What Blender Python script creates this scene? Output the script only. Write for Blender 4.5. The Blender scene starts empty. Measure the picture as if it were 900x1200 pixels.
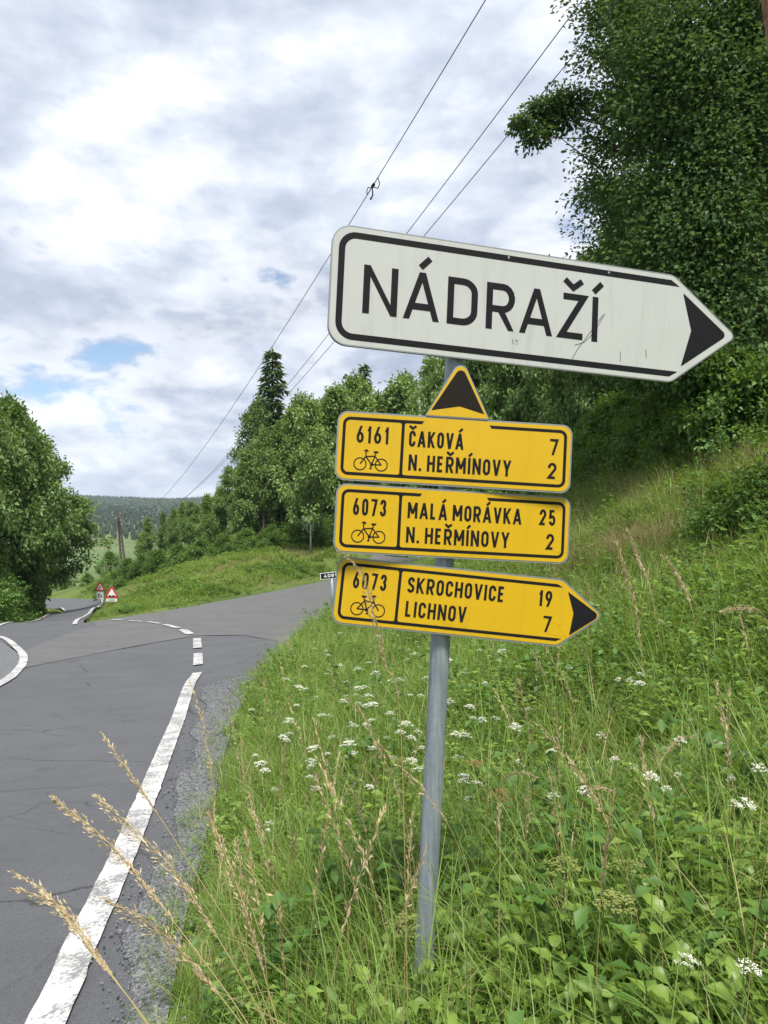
import bpy, bmesh, math, random
import numpy as np
from mathutils import Vector, Matrix
from mathutils.geometry import delaunay_2d_cdt

# ------------------------------------------------------------------ camera, world, sun, exposure
SC = bpy.context.scene
COL = SC.collection
F_PX = 866.0                      # focal length in pixels of the 900 x 1200 photograph
PITCH = math.atan(20 / F_PX)
CAM = np.array([0.0, 0.0, 1.6])
cam_data = bpy.data.cameras.new('camera')
cam_data.sensor_fit = 'VERTICAL'
cam_data.sensor_height = 36.0
cam_data.lens = F_PX / 1200 * 36.0
cam_data.clip_start = 0.05
cam_data.clip_end = 20000
cam = bpy.data.objects.new('camera', cam_data)
COL.objects.link(cam)
cam.location = CAM
cam.rotation_euler = (math.pi / 2 + PITCH, 0, 0)
SC.camera = cam

SUN_EL, SUN_AZ = math.radians(64), math.radians(166)    # azimuth clockwise from +Y (ahead): behind the camera
sun_dir = Vector((math.sin(SUN_AZ) * math.cos(SUN_EL), math.cos(SUN_AZ) * math.cos(SUN_EL), math.sin(SUN_EL)))
sl = bpy.data.lights.new('sun', 'SUN')
sl.energy = 4.6
sl.angle = math.radians(16)
sl.color = (1.0, 0.955, 0.88)
sun = bpy.data.objects.new('sun', sl)
COL.objects.link(sun)
sun.rotation_euler = sun_dir.to_track_quat('Z', 'Y').to_euler()

SC.view_settings.view_transform = 'Standard'
SC.view_settings.look = 'None'
SC.view_settings.gamma = 1
SC.view_settings.exposure = 0.6
SC.cycles.max_bounces = 8
SC.cycles.transparent_max_bounces = 8
SC.cycles.volume_bounces = 0


class NT:
    """tiny helper round a node tree"""
    def __init__(self, tree):
        self.t = tree
        tree.nodes.clear()
    def n(self, kind, **kw):
        nd = self.t.nodes.new(kind)
        for k, v in kw.items():
            if k.startswith('i_'):
                key = k[2:]
                nd.inputs[int(key) if key.isdigit() else key.replace('_', ' ')].default_value = v
            else:
                setattr(nd, k, v)
        return nd
    def l(self, a, ao, b, bi):
        self.t.links.new(a.outputs[ao], b.inputs[bi])
    def math(self, op, a, b=None, c=None, clamp=False):
        nd = self.n('ShaderNodeMath', operation=op, use_clamp=clamp)
        for i, v in enumerate((a, b, c)):
            if v is None: continue
            if isinstance(v, (int, float)): nd.inputs[i].default_value = v
            else: self.t.links.new(v, nd.inputs[i])
        return nd.outputs[0]
    def ramp(self, fac, stops, interp='LINEAR'):
        nd = self.n('ShaderNodeValToRGB')
        nd.color_ramp.interpolation = interp
        while len(nd.color_ramp.elements) < len(stops): nd.color_ramp.elements.new(0.5)
        for e, (p, c) in zip(nd.color_ramp.elements, stops):
            e.position = p
            e.color = (c, c, c, 1) if isinstance(c, (int, float)) else (*c, 1)
        self.t.links.new(fac, nd.inputs[0])
        return nd.outputs[0]
    def noise(self, vec, scale, detail=4, rough=0.55, dist=0.0, out=0):
        nd = self.n('ShaderNodeTexNoise', i_Scale=scale, i_Detail=detail, i_Roughness=rough, i_Distortion=dist)
        if vec is not None: self.t.links.new(vec, nd.inputs['Vector'])
        return nd.outputs[out]
    def mix(self, fac, a, b, blend='MIX'):
        nd = self.n('ShaderNodeMix', data_type='RGBA', blend_type=blend)
        for i, v in ((0, fac), (6, a), (7, b)):
            if isinstance(v, (int, float)): nd.inputs[i].default_value = v
            elif isinstance(v, tuple): nd.inputs[i].default_value = (*v, 1)
            else: self.t.links.new(v, nd.inputs[i])
        return nd.outputs[2]


GAP_SEED = (15.44, 3.05, 4.0)
world = bpy.data.worlds.new('World')
SC.world = world
world.use_nodes = True
w = NT(world.node_tree)
sky = w.n('ShaderNodeTexSky', sky_type='NISHITA', sun_disc=False, sun_elevation=SUN_EL, sun_rotation=SUN_AZ,
          air_density=1.0, dust_density=0.6, ozone_density=1.5)
tc = w.n('ShaderNodeTexCoord')
sep = w.n('ShaderNodeSeparateXYZ'); w.l(tc, 'Generated', sep, 0)
zc = w.math('MAXIMUM', sep.outputs[2], 0.0)
den = w.math('ADD', zc, 0.42)
px_ = w.math('DIVIDE', sep.outputs[0], den)
py_ = w.math('DIVIDE', sep.outputs[1], den)
cmb = w.n('ShaderNodeCombineXYZ'); w.t.links.new(px_, cmb.inputs[0]); w.t.links.new(py_, cmb.inputs[1])
w.t.links.new(w.math('MULTIPLY', zc, 1.6), cmb.inputs[2])
def shifted(v):
    m = w.n('ShaderNodeVectorMath', operation='ADD'); w.t.links.new(cmb.outputs[0], m.inputs[0]); m.inputs[1].default_value = v
    return m.outputs[0]
n_broad = w.noise(shifted((2.0, 12.0, 3)), 1.3, 3, 0.5, 0.2)
n_puff = w.noise(shifted((3.6, 8.4, 5)), 2.8, 12, 0.55, 0.15)
n_fine = w.noise(shifted((1.4, 9.2, 5)), 10.0, 8, 0.6, 0.2)
n_gap = w.noise(shifted(GAP_SEED), 3.0, 10, 0.52, 0.1)
n_lit = w.noise(shifted((3.6 - 0.035, 8.4 - 0.055, 5.03)), 2.8, 12, 0.55, 0.15)      # the same heaps a little towards the sun: gives lit and shaded flanks
dens = w.math('ADD', w.math('ADD', w.math('MULTIPLY', n_puff, 0.52), w.math('MULTIPLY', n_broad, 0.30)), w.math('MULTIPLY', n_fine, 0.18))
dens = w.math('ADD', dens, w.math('MULTIPLY', w.math('SUBTRACT', n_puff, n_lit), 0.5))
cloud = w.ramp(dens, [(0.37, (3.2, 3.65, 4.65)), (0.45, (4.0, 4.5, 5.5)), (0.52, (5.1, 5.55, 6.4)), (0.58, (6.4, 6.7, 7.25)), (0.64, (8.5, 8.5, 8.6))])
# gaps of blue sky between the clouds; the layer overhead is closed, farther off it breaks up into heaps
brk = w.math('ADD', w.math('MULTIPLY', n_gap, 0.8), w.math('MULTIPLY', n_fine, 0.2))
brk = w.math('ADD', brk, w.ramp(zc, [(0.10, 0.0), (0.26, 0.05), (0.5, 0.16)]))
cover = w.ramp(brk, [(0.392, 0.0), (0.43, 0.7), (0.49, 1.0)])
# sunlit rims where a heap ends against the blue
rim = w.ramp(brk, [(0.415, 0.0), (0.455, 0.65), (0.54, 0.0)])
cloud = w.mix(rim, cloud, (7.8, 7.8, 7.9))
blue = w.n('ShaderNodeVectorMath', operation='SCALE'); w.l(sky, 0, blue, 0); blue.inputs['Scale'].default_value = 1.15
mixed = w.mix(cover, blue.outputs[0], cloud)
# pale veil of far clouds towards the horizon
veil = w.ramp(zc, [(0.0, 0.8), (0.06, 0.4), (0.16, 0.0)])
mixed = w.mix(veil, mixed, (4.7, 5.5, 6.7))
bg = w.n('ShaderNodeBackground', i_Strength=0.1)
w.t.links.new(mixed, bg.inputs[0])
wo = w.n('ShaderNodeOutputWorld'); w.l(bg, 0, wo, 0)

# ---SKYEND
rng = np.random.default_rng(7)
random.seed(7)


# ------------------------------------------------------------------ pixel helpers
def ray(x, y):
    a, b = (x - 450) / F_PX, (600 - y) / F_PX
    d = np.array([a, math.cos(PITCH) - b * math.sin(PITCH), math.sin(PITCH) + b * math.cos(PITCH)])
    return d / d[1]
def at(x, y, Y):
    """the point on the photo ray (x, y) that is Y metres ahead"""
    return CAM + ray(x, y) * Y
def project(P):
    P = np.asarray(P) - CAM
    d = P[..., 1] * math.cos(PITCH) + P[..., 2] * math.sin(PITCH)
    u = -P[..., 1] * math.sin(PITCH) + P[..., 2] * math.cos(PITCH)
    d = np.where(d < 0.05, 0.05, d)
    return 450 + F_PX * P[..., 0] / d, 600 - F_PX * u / d


# ------------------------------------------------------------------ mesh helpers
def mesh_np(name, V, faces_flat, counts, mats, mat_idx=None, smooth=False, vattr=None):
    me = bpy.data.meshes.new(name)
    V = np.asarray(V, dtype=np.float32).reshape(-1, 3)
    faces_flat = np.asarray(faces_flat, dtype=np.int32).ravel()
    counts = np.asarray(counts, dtype=np.int32)
    me.vertices.add(len(V)); me.vertices.foreach_set('co', V.ravel())
    me.loops.add(len(faces_flat)); me.loops.foreach_set('vertex_index', faces_flat)
    me.polygons.add(len(counts))
    starts = np.zeros(len(counts), dtype=np.int32); starts[1:] = np.cumsum(counts)[:-1]
    me.polygons.foreach_set('loop_start', starts)
    me.polygons.foreach_set('loop_total', counts)
    if mat_idx is not None: me.polygons.foreach_set('material_index', np.asarray(mat_idx, dtype=np.int32))
    if smooth: me.polygons.foreach_set('use_smooth', np.ones(len(counts), dtype=bool))
    for m in (mats if isinstance(mats, (list, tuple)) else [mats]): me.materials.append(m)
    me.update(calc_edges=True)
    me.validate()
    return me
def obj(name, me, parent=None, loc=None):
    o = bpy.data.objects.new(name, me)
    COL.objects.link(o)
    if parent is not None: o.parent = parent
    if loc is not None: o.location = loc
    return o
def tag(o, label=None, cat=None, group=None, kind=None):
    if label: o['label'] = label
    if cat: o['category'] = cat
    if group: o['group'] = group
    if kind: o['kind'] = kind
    return o
def empty(name, loc=(0, 0, 0)):
    o = bpy.data.objects.new(name, None)
    o.empty_display_size = 0.1
    COL.objects.link(o); o.location = loc
    return o
def copy_tree(o, parent=None):
    c = o.copy(); COL.objects.link(c); c.parent = parent
    for ch in KIDS.get(o.name, ()): copy_tree(ch, c)
    return c
KIDS = {}
def kid(name, me, parent):
    o = obj(name, me, parent); KIDS.setdefault(parent.name, []).append(o)
    return o

class MB:
    """collects tubes, boxes and plates into one mesh"""
    def __init__(self): self.V, self.F = [], []; self.n = 0
    def add(self, V, F):
        V = [tuple(v) for v in V]
        self.V += V; self.F += [tuple(i + self.n for i in f) for f in F]; self.n += len(V)
    def tube(self, pts, rad, sides=6, cap=True):
        pts = [Vector(p) for p in pts]
        if isinstance(rad, (int, float)): rad = [rad] * len(pts)
        V, F = [], []
        up = Vector((0, 0, 1))
        d0 = (pts[1] - pts[0]).normalized()
        a = d0.orthogonal().normalized() if abs(d0.z) > 0.9 else d0.cross(up).normalized()
        for i, p in enumerate(pts):
            d = (pts[min(i + 1, len(pts) - 1)] - pts[max(i - 1, 0)]).normalized()
            a = (a - d * a.dot(d)).normalized()
            b = d.cross(a)
            for k in range(sides):
                t = 2 * math.pi * k / sides
                V.append(p + (a * math.cos(t) + b * math.sin(t)) * rad[i])
        for i in range(len(pts) - 1):
            for k in range(sides):
                k2 = (k + 1) % sides
                F.append((i * sides + k, i * sides + k2, (i + 1) * sides + k2, (i + 1) * sides + k))
        if cap:
            F.append(tuple(range(sides))[::-1])
            F.append(tuple((len(pts) - 1) * sides + k for k in range(sides)))
        self.add(V, F)
    def box(self, c, e1, e2, e3):
        """box with centre c and half-edge vectors"""
        c, e1, e2, e3 = Vector(c), Vector(e1), Vector(e2), Vector(e3)
        V = [c + e1 * i + e2 * j + e3 * k for i in (-1, 1) for j in (-1, 1) for k in (-1, 1)]
        self.add(V, [(0, 1, 3, 2), (4, 6, 7, 5), (0, 4, 5, 1), (2, 3, 7, 6), (0, 2, 6, 4), (1, 5, 7, 3)])
    def mesh(self, name, mat, smooth=False):
        me = bpy.data.meshes.new(name)
        me.from_pydata([tuple(v) for v in self.V], [], self.F)
        me.materials.append(mat)
        if smooth: me.polygons.foreach_set('use_smooth', [True] * len(me.polygons))
        me.update()
        return me


# ------------------------------------------------------------------ materials
def mat(name):
    m = bpy.data.materials.new(name); m.use_nodes = True
    return m, NT(m.node_tree)
def finish(nt, bsdf, out=0):
    o = nt.n('ShaderNodeOutputMaterial'); nt.t.links.new(bsdf.outputs[out], o.inputs[0]); return o
def bump(nt, h, strength, dist=0.01):
    b = nt.n('ShaderNodeBump', i_Strength=strength, i_Distance=dist); nt.t.links.new(h, b.inputs['Height']); return b.outputs[0]
def principled(nt, color, rough=0.6, metal=0.0, spec=0.5, normal=None):
    b = nt.n('ShaderNodeBsdfPrincipled')
    b.inputs['Metallic'].default_value = metal
    b.inputs['Specular IOR Level'].default_value = spec
    for key, v in (('Base Color', color), ('Roughness', rough)):
        if isinstance(v, tuple): b.inputs[key].default_value = (*v, 1)
        elif isinstance(v, (int, float)): b.inputs[key].default_value = v
        else: nt.t.links.new(v, b.inputs[key])
    if normal is not None: nt.t.links.new(normal, b.inputs['Normal'])
    return b
def objcoord(nt):
    return nt.n('ShaderNodeTexCoord').outputs['Object']
def poscoord(nt):
    return nt.n('ShaderNodeNewGeometry').outputs['Position']

def simple(name, color, rough=0.6, metal=0.0, spec=0.5, var=0.15, scale=30.0, bmp=0.0):
    m, t = mat(name)
    n = t.noise(objcoord(t), scale, 5, 0.6)
    c = t.mix(n, tuple(v * (1 - var) for v in color), tuple(min(1, v * (1 + var)) for v in color))
    finish(t, principled(t, c, rough, metal, spec, bump(t, n, bmp) if bmp else None))
    return m

def leaf_mat(name, dark, light, trans=0.35, rough=0.5, spec=0.35, dry=None, lime=0.4):
    """leaf: colour varies leaf by leaf and plant by plant; light shines through"""
    m, t = mat(name)
    geo = t.n('ShaderNodeNewGeometry'); oi = t.n('ShaderNodeObjectInfo')
    r = t.math('ADD', t.math('MULTIPLY', geo.outputs['Random Per Island'], 0.58), t.math('MULTIPLY', oi.outputs['Random'], 0.42))
    stops = [(0.05, dark), (0.55, tuple((a + b) / 2 for a, b in zip(dark, light))), (0.95, light)]
    if dry: stops = [(0.02, dry), (0.08, dark)] + stops[1:]
    c = t.ramp(r, stops)
    b = principled(t, c, rough, 0, spec)
    tr = t.n('ShaderNodeBsdfTranslucent')
    hs = t.mix(lime, c, (0.32, 0.42, 0.03), 'MIX')
    t.t.links.new(hs, tr.inputs[0])
    mx = t.n('ShaderNodeMixShader', i_0=trans)
    t.l(b, 0, mx, 1); t.l(tr, 0, mx, 2)
    finish(t, mx)
    return m

M = {}
M['oak'] = leaf_mat('oak_leaves', (0.044, 0.098, 0.032), (0.125, 0.218, 0.070), 0.34, lime=0.25, spec=0.18, rough=0.65)
M['aspen'] = leaf_mat('aspen_leaves', (0.075, 0.150, 0.042), (0.27, 0.39, 0.12), 0.38)
M['broad'] = leaf_mat('broad_leaves', (0.055, 0.115, 0.032), (0.20, 0.31, 0.09), 0.32)
M['bushleaf'] = leaf_mat('bush_leaves', (0.045, 0.11, 0.022), (0.13, 0.25, 0.05), 0.36)
M['needle'] = leaf_mat('spruce_needles', (0.040, 0.085, 0.032), (0.10, 0.165, 0.06), 0.2)
M['grass'] = leaf_mat('grass_blades', (0.090, 0.170, 0.026), (0.26, 0.375, 0.078), 0.42, 0.45, 0.4, dry=(0.32, 0.26, 0.11))
M['meadow'] = leaf_mat('meadow_grass', (0.11, 0.17, 0.03), (0.30, 0.36, 0.09), 0.35, 0.5, 0.3, dry=(0.30, 0.22, 0.09))
M['drygrass'] = leaf_mat('dry_grass', (0.36, 0.27, 0.13), (0.62, 0.50, 0.30), 0.30, 0.6, 0.2, lime=0.0)
M['straw'] = leaf_mat('straw_spikelets', (0.40, 0.31, 0.17), (0.66, 0.54, 0.35), 0.30, 0.6, 0.2, lime=0.0)
M['rustgrass'] = leaf_mat('rusty_grass', (0.26, 0.19, 0.09), (0.46, 0.36, 0.19), 0.30, 0.6, 0.2, lime=0.0)
M['herb'] = leaf_mat('herb_leaves', (0.09, 0.175, 0.028), (0.25, 0.37, 0.070), 0.38, 0.5, 0.4)
M['bigleaf'] = leaf_mat('large_leaves', (0.10, 0.19, 0.03), (0.27, 0.38, 0.07), 0.36, 0.42, 0.45)
M['stem'] = simple('green_stem', (0.10, 0.16, 0.04), 0.6, var=0.3)
M['drystem'] = simple('dry_stem', (0.30, 0.24, 0.10), 0.65, var=0.3)
M['floret'] = leaf_mat('white_florets', (0.62, 0.64, 0.52), (0.82, 0.82, 0.74), 0.25, 0.7, 0.2, lime=0.0)
M['seedhead'] = leaf_mat('faded_umbel', (0.15, 0.19, 0.05), (0.30, 0.32, 0.10), 0.3, 0.7, 0.2, lime=0.0)
M['brownhead'] = leaf_mat('brown_umbel', (0.20, 0.12, 0.05), (0.36, 0.22, 0.09), 0.2, 0.7, 0.2, lime=0.0)

def bark(name, a, b):
    m, t = mat(name)
    oc = objcoord(t)
    mp = t.n('ShaderNodeMapping'); t.t.links.new(oc, mp.inputs[0]); mp.inputs['Scale'].default_value = (6, 6, 1.2)
    n = t.noise(mp.outputs[0], 4, 7, 0.65)
    finish(t, principled(t, t.ramp(n, [(0.3, a), (0.7, b)]), 0.85, 0, 0.2, bump(t, n, 0.7, 0.03)))
    return m
M['bark'] = bark('bark', (0.035, 0.028, 0.02), (0.13, 0.105, 0.08))
M['palebark'] = bark('pale_bark', (0.10, 0.09, 0.07), (0.34, 0.32, 0.27))

# ground under the grass
m, t = mat('soil_and_turf'); M['ground'] = m
pc = poscoord(t)
n1 = t.noise(pc, 0.35, 6, 0.6); n2 = t.noise(pc, 9, 6, 0.65)
c = t.mix(t.ramp(n1, [(0.35, 0.0), (0.65, 1.0)]), (0.055, 0.10, 0.022), (0.11, 0.15, 0.035))
c = t.mix(t.ramp(n2, [(0.45, 0.0), (0.75, 0.8)]), c, (0.10, 0.085, 0.045))
# distant meadow: paler mown field with a few worn strips, far away in the valley
sp = t.n('ShaderNodeSeparateXYZ'); t.t.links.new(pc, sp.inputs[0])
far = t.ramp(t.math('DIVIDE', sp.outputs[1], 1000.0), [(0.15, 0.0), (0.2, 1.0)])
fm = t.n('ShaderNodeMapping'); t.t.links.new(pc, fm.inputs[0]); fm.inputs['Scale'].default_value = (0.006, 0.02, 0.02)
fn = t.noise(fm.outputs[0], 1.0, 5, 0.6)
fieldc = t.ramp(fn, [(0.35, (0.070, 0.115, 0.042)), (0.5, (0.098, 0.145, 0.052)), (0.58, (0.135, 0.14, 0.065)), (0.68, (0.088, 0.135, 0.048))])
c = t.mix(far, c, fieldc)
finish(t, principled(t, c, 0.95, 0, 0.1, bump(t, n2, 0.6, 0.03)))

def asphalt(name, tone, crack=0.8):
    m, t = mat(name)
    pc = poscoord(t)
    fine = t.noise(pc, 150, 4, 0.75); mid = t.noise(pc, 30, 6, 0.7); big = t.noise(pc, 0.8, 7, 0.65)
    lo, hi = tuple(v * 0.35 for v in tone), tuple(v * 2.1 for v in tone)
    c = t.mix(t.ramp(fine, [(0.30, 0.0), (0.72, 1.0)]), lo, hi)
    c = t.mix(t.math('MULTIPLY', t.ramp(mid, [(0.35, 0.0), (0.7, 1.0)]), 0.35), c, tuple(v * 1.25 for v in tone))
    c = t.mix(t.math('MULTIPLY', t.ramp(big, [(0.35, 0.0), (0.65, 1.0)]), 0.45), c, tuple(v * 0.78 for v in tone))
    # long cracks, running mostly across the road
    dn = t.noise(pc, 2.4, 6, 0.65, out=1)
    add = t.n('ShaderNodeVectorMath', operation='MULTIPLY_ADD'); t.t.links.new(dn, add.inputs[0]); add.inputs[1].default_value = (0.30, 0.30, 0.05); t.t.links.new(pc, add.inputs[2])
    mp = t.n('ShaderNodeMapping'); t.t.links.new(add.outputs[0], mp.inputs[0]); mp.inputs['Scale'].default_value = (0.55, 1.35, 0.4); mp.inputs['Rotation'].default_value = (0, 0, 0.35)
    vo = t.n('ShaderNodeTexVoronoi', feature='DISTANCE_TO_EDGE', i_Scale=0.75); t.t.links.new(mp.outputs[0], vo.inputs['Vector'])
    cr = t.ramp(vo.outputs['Distance'], [(0.0, 1.0), (0.003, 0.8), (0.008, 0.0)])
    patchy = t.ramp(t.noise(pc, 0.6, 3, 0.5), [(0.45, 0.0), (0.58, 1.0)])
    cr = t.math('MULTIPLY', t.math('MULTIPLY', cr, patchy), crack)
    vo2 = t.n('ShaderNodeTexVoronoi', feature='DISTANCE_TO_EDGE', i_Scale=2.6); t.t.links.new(mp.outputs[0], vo2.inputs['Vector'])
    cr2 = t.math('MULTIPLY', t.ramp(vo2.outputs['Distance'], [(0.0, 1.0), (0.012, 0.0)]), t.ramp(t.noise(pc, 0.45, 4, 0.6), [(0.52, 0.0), (0.60, 0.75)]))
    cr = t.math('MAXIMUM', cr, t.math('MULTIPLY', cr2, crack))
    # oil-dark and dusty pale blotches
    blot = t.noise(pc, 2.3, 6, 0.7)
    c = t.mix(t.math('MULTIPLY', t.ramp(blot, [(0.56, 0.0), (0.70, 1.0)]), 0.35), c, tuple(v * 1.5 for v in tone))
    c = t.mix(t.math('MULTIPLY', t.ramp(blot, [(0.30, 1.0), (0.42, 0.0)]), 0.35), c, tuple(v * 0.5 for v in tone))
    c = t.mix(cr, c, (0.026, 0.026, 0.027))
    h = t.math('SUBTRACT', t.math('ADD', fine, t.math('MULTIPLY', mid, 0.7)), t.math('MULTIPLY', cr, 1.5))
    finish(t, principled(t, c, 0.82, 0, 0.35, bump(t, h, 0.7, 0.008)))
    return m
M['asphalt'] = asphalt('asphalt', (0.076, 0.079, 0.086))
M['asphalt_old'] = asphalt('worn_asphalt', (0.094, 0.094, 0.095), 0.9)
m, t = mat('gravel_bed'); M['gravelbed'] = m
pc = poscoord(t); vo = t.n('ShaderNodeTexVoronoi', i_Scale=85.0); t.t.links.new(pc, vo.inputs['Vector'])
c = t.mix(t.ramp(vo.outputs['Color'], [(0.2, 0.0), (0.8, 1.0)]), (0.060, 0.063, 0.068), (0.20, 0.205, 0.212))
finish(t, principled(t, c, 0.9, 0, 0.3, bump(t, vo.outputs['Distance'], 0.8, 0.01)))
m, t = mat('gravel_stone'); M['stone'] = m
oi = t.n('ShaderNodeObjectInfo')
finish(t, principled(t, t.ramp(oi.outputs['Random'], [(0.0, (0.070, 0.073, 0.079)), (0.6, (0.125, 0.13, 0.138)), (1.0, (0.21, 0.21, 0.208))]), 0.85, 0, 0.3))
m, t = mat('road_paint'); M['paint'] = m
pc = poscoord(t)
wear = t.math('MULTIPLY', t.noise(pc, 55, 6, 0.7), t.ramp(t.noise(pc, 5, 4, 0.6), [(0.3, 0.6), (0.7, 1.15)]))
c = t.mix(t.ramp(wear, [(0.40, 0.0), (0.52, 0.85)]), (0.46, 0.46, 0.455), (0.10, 0.10, 0.105))
c = t.mix(t.math('MULTIPLY', t.noise(pc, 8, 5, 0.6), 0.25), c, (0.40, 0.40, 0.39))
finish(t, principled(t, c, 0.7, 0, 0.3, bump(t, wear, 0.3, 0.004)))

def sheet_mat(name, color, dirt, crackle=False, rough=0.38):
    """retroreflective sign sheeting: slightly uneven, dirty, on old plates crazed"""
    m, t = mat(name)
    oc = objcoord(t)
    n = t.noise(oc, 7, 6, 0.6); s = t.noise(oc, 60, 4, 0.7)
    mp = t.n('ShaderNodeMapping'); t.t.links.new(oc, mp.inputs[0]); mp.inputs['Scale'].default_value = (26, 3.0, 26)
    run = t.noise(mp.outputs[0], 1.0, 5, 0.6)
    c = t.mix(t.math('MULTIPLY', t.ramp(n, [(0.35, 0.0), (0.75, 1.0)]), 0.35), color, tuple(v * 0.86 for v in color))
    c = t.mix(t.math('MULTIPLY', t.ramp(run, [(0.52, 0.0), (0.8, 1.0)]), 0.35), c, dirt)
    c = t.mix(t.math('MULTIPLY', t.ramp(s, [(0.66, 0.0), (0.76, 1.0)]), 0.5), c, dirt)
    if crackle:
        vo = t.n('ShaderNodeTexVoronoi', feature='DISTANCE_TO_EDGE', i_Scale=10.0)
        dn = t.noise(oc, 9, 3, 0.6, out=1)
        a = t.n('ShaderNodeVectorMath', operation='MULTIPLY_ADD'); t.t.links.new(dn, a.inputs[0]); a.inputs[1].default_value = (0.06, 0.06, 0.0); t.t.links.new(oc, a.inputs[2])
        t.t.links.new(a.outputs[0], vo.inputs['Vector'])
        k = t.ramp(vo.outputs['Distance'], [(0.0, 1.0), (0.012, 0.0)])
        k = t.math('MULTIPLY', t.math('MULTIPLY', k, t.ramp(t.noise(oc, 4, 2, 0.5), [(0.5, 0.0), (0.6, 1.0)])), 0.35)
        c = t.mix(k, c, tuple(v * 0.45 for v in color))
    finish(t, principled(t, c, rough, 0, 0.4))
    return m
M['white_sheet'] = sheet_mat('white_sign_sheet', (0.445, 0.455, 0.44), (0.24, 0.24, 0.215))
M['yellow_sheet'] = sheet_mat('yellow_sign_sheet', (0.55, 0.340, 0.006), (0.34, 0.225, 0.03), True)
M['black'] = simple('black_print', (0.010, 0.010, 0.012), 0.6, spec=0.12, var=0.3)
M['black_brown'] = simple('faded_black_print', (0.014, 0.011, 0.009), 0.6, spec=0.12, var=0.35, scale=90)
M['alu'] = simple('sign_edge_metal', (0.26, 0.27, 0.28), 0.5, 0.6, var=0.2)
M['red'] = simple('red_sign_sheet', (0.50, 0.025, 0.02), 0.45)
M['whitesmall'] = simple('small_white_sheet', (0.70, 0.70, 0.70), 0.45, var=0.08)
m, t = mat('galvanised_post'); M['galv'] = m
oc = objcoord(t)
mp = t.n('ShaderNodeMapping'); t.t.links.new(oc, mp.inputs[0]); mp.inputs['Scale'].default_value = (30, 30, 2.2)
st = t.noise(mp.outputs[0], 2.0, 6, 0.65)
vo = t.n('ShaderNodeTexVoronoi', i_Scale=70.0); t.t.links.new(oc, vo.inputs['Vector'])
c = t.mix(t.ramp(st, [(0.3, 0.0), (0.7, 1.0)]), (0.13, 0.16, 0.195), (0.33, 0.37, 0.41))
c = t.mix(t.math('MULTIPLY', vo.outputs['Color'], 0.22), c, (0.40, 0.43, 0.45))
c = t.mix(t.math('MULTIPLY', t.ramp(t.noise(oc, 22, 6, 0.7), [(0.60, 0.0), (0.75, 1.0)]), 0.5), c, (0.13, 0.125, 0.11))
finish(t, principled(t, c, t.ramp(st, [(0.2, 0.42), (0.8, 0.62)]), 0.35, 0.45, bump(t, st, 0.12, 0.004)))
M['rust'] = simple('rusty_paint', (0.23, 0.105, 0.065), 0.8, var=0.5, scale=18, bmp=0.3)
M['darkrust'] = simple('weathered_dark_steel', (0.085, 0.066, 0.055), 0.8, var=0.4, scale=6)
M['wire'] = simple('wire', (0.045, 0.047, 0.05), 0.5, 0.5)
M['forestfar'] = leaf_mat('far_forest_trees', (0.016, 0.036, 0.020), (0.038, 0.070, 0.034), 0.1)


# ------------------------------------------------------------------ terrain: one smooth surface through points read off the photograph
def tri(x, y, Y): return tuple(at(x, y, Y))
RIGHT_EDGE = [(-0.42, -3.0, 0.20), (-0.48, 0.0, 0.0), (-0.60, 1.5, -0.09), tri(180, 1200, 2.62), tri(205, 1080, 3.4), tri(228, 1000, 4.25),
              tri(245, 930, 5.4), tri(262, 870, 7.0), tri(290, 800, 10.3), tri(320, 770, 13.2), tri(350, 745, 17.2), tri(390, 725, 22),
              (-0.6, 30, -1.22), (0.6, 40, -1.36), (2.3, 55, -1.48), (4.5, 70, -1.6), (9, 90, -1.5)]
SIDE_LEFT = [(5.5, 95, -1.4), (0.0, 70, -1.60), tri(425, 669, 56), tri(388, 679, 48), tri(345, 688, 42), tri(300, 697, 37.5), tri(250, 706, 34), tri(200, 715, 31), tri(160, 721, 29),
             tri(120, 727, 27.5), tri(103, 730, 27)]
TIP = [tri(98, 729.5, 27.6), tri(101, 725, 31.5)]
MAIN_RIGHT = [tri(108, 718.5, 40), tri(116, 712, 49), tri(122, 707, 58), tri(124, 704.5, 64), (-25.3, 71, -5.2), (-31, 79, -5.9), (-42, 86, -6.6)]
MAIN_LEFT = [(-44, 79, -6.4), (-34, 70.5, -5.7), tri(70, 713.0, 63), tri(75.5, 716, 57), tri(70, 719.5, 52), tri(38, 728.5, 38), (-14.1, 26, -1.95),
             (-12.6, 22.0, -1.55), (-10.2, 19.3, -1.25), tri(20, 763, 16.2), tri(24, 775, 14.2), tri(16, 788, 12.6), tri(-5, 803, 11), (-5.3, 8.5, -0.56), (-4.75, 5, -0.33), (-4.5, 1, -0.07), (-4.5, -3, 0.2)]
ROAD_POLY = RIGHT_EDGE + SIDE_LEFT + TIP + MAIN_RIGHT + MAIN_LEFT

ctrl = [p for p in ROAD_POLY]
ctrl += [(-2.5, 0, 0.0), (-2.5, 5, -0.33), tri(235, 790, 12.4), tri(232, 757, 17.2), tri(219, 742, 20.5), tri(180, 731, 24), (-8, 17, -1.12), (-10, 23, -1.52), (-17.9, 42, -3.31), (-15.3, 34, -2.64), (-21.4, 52, -4.13), (-24.4, 60, -4.74)]
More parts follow.
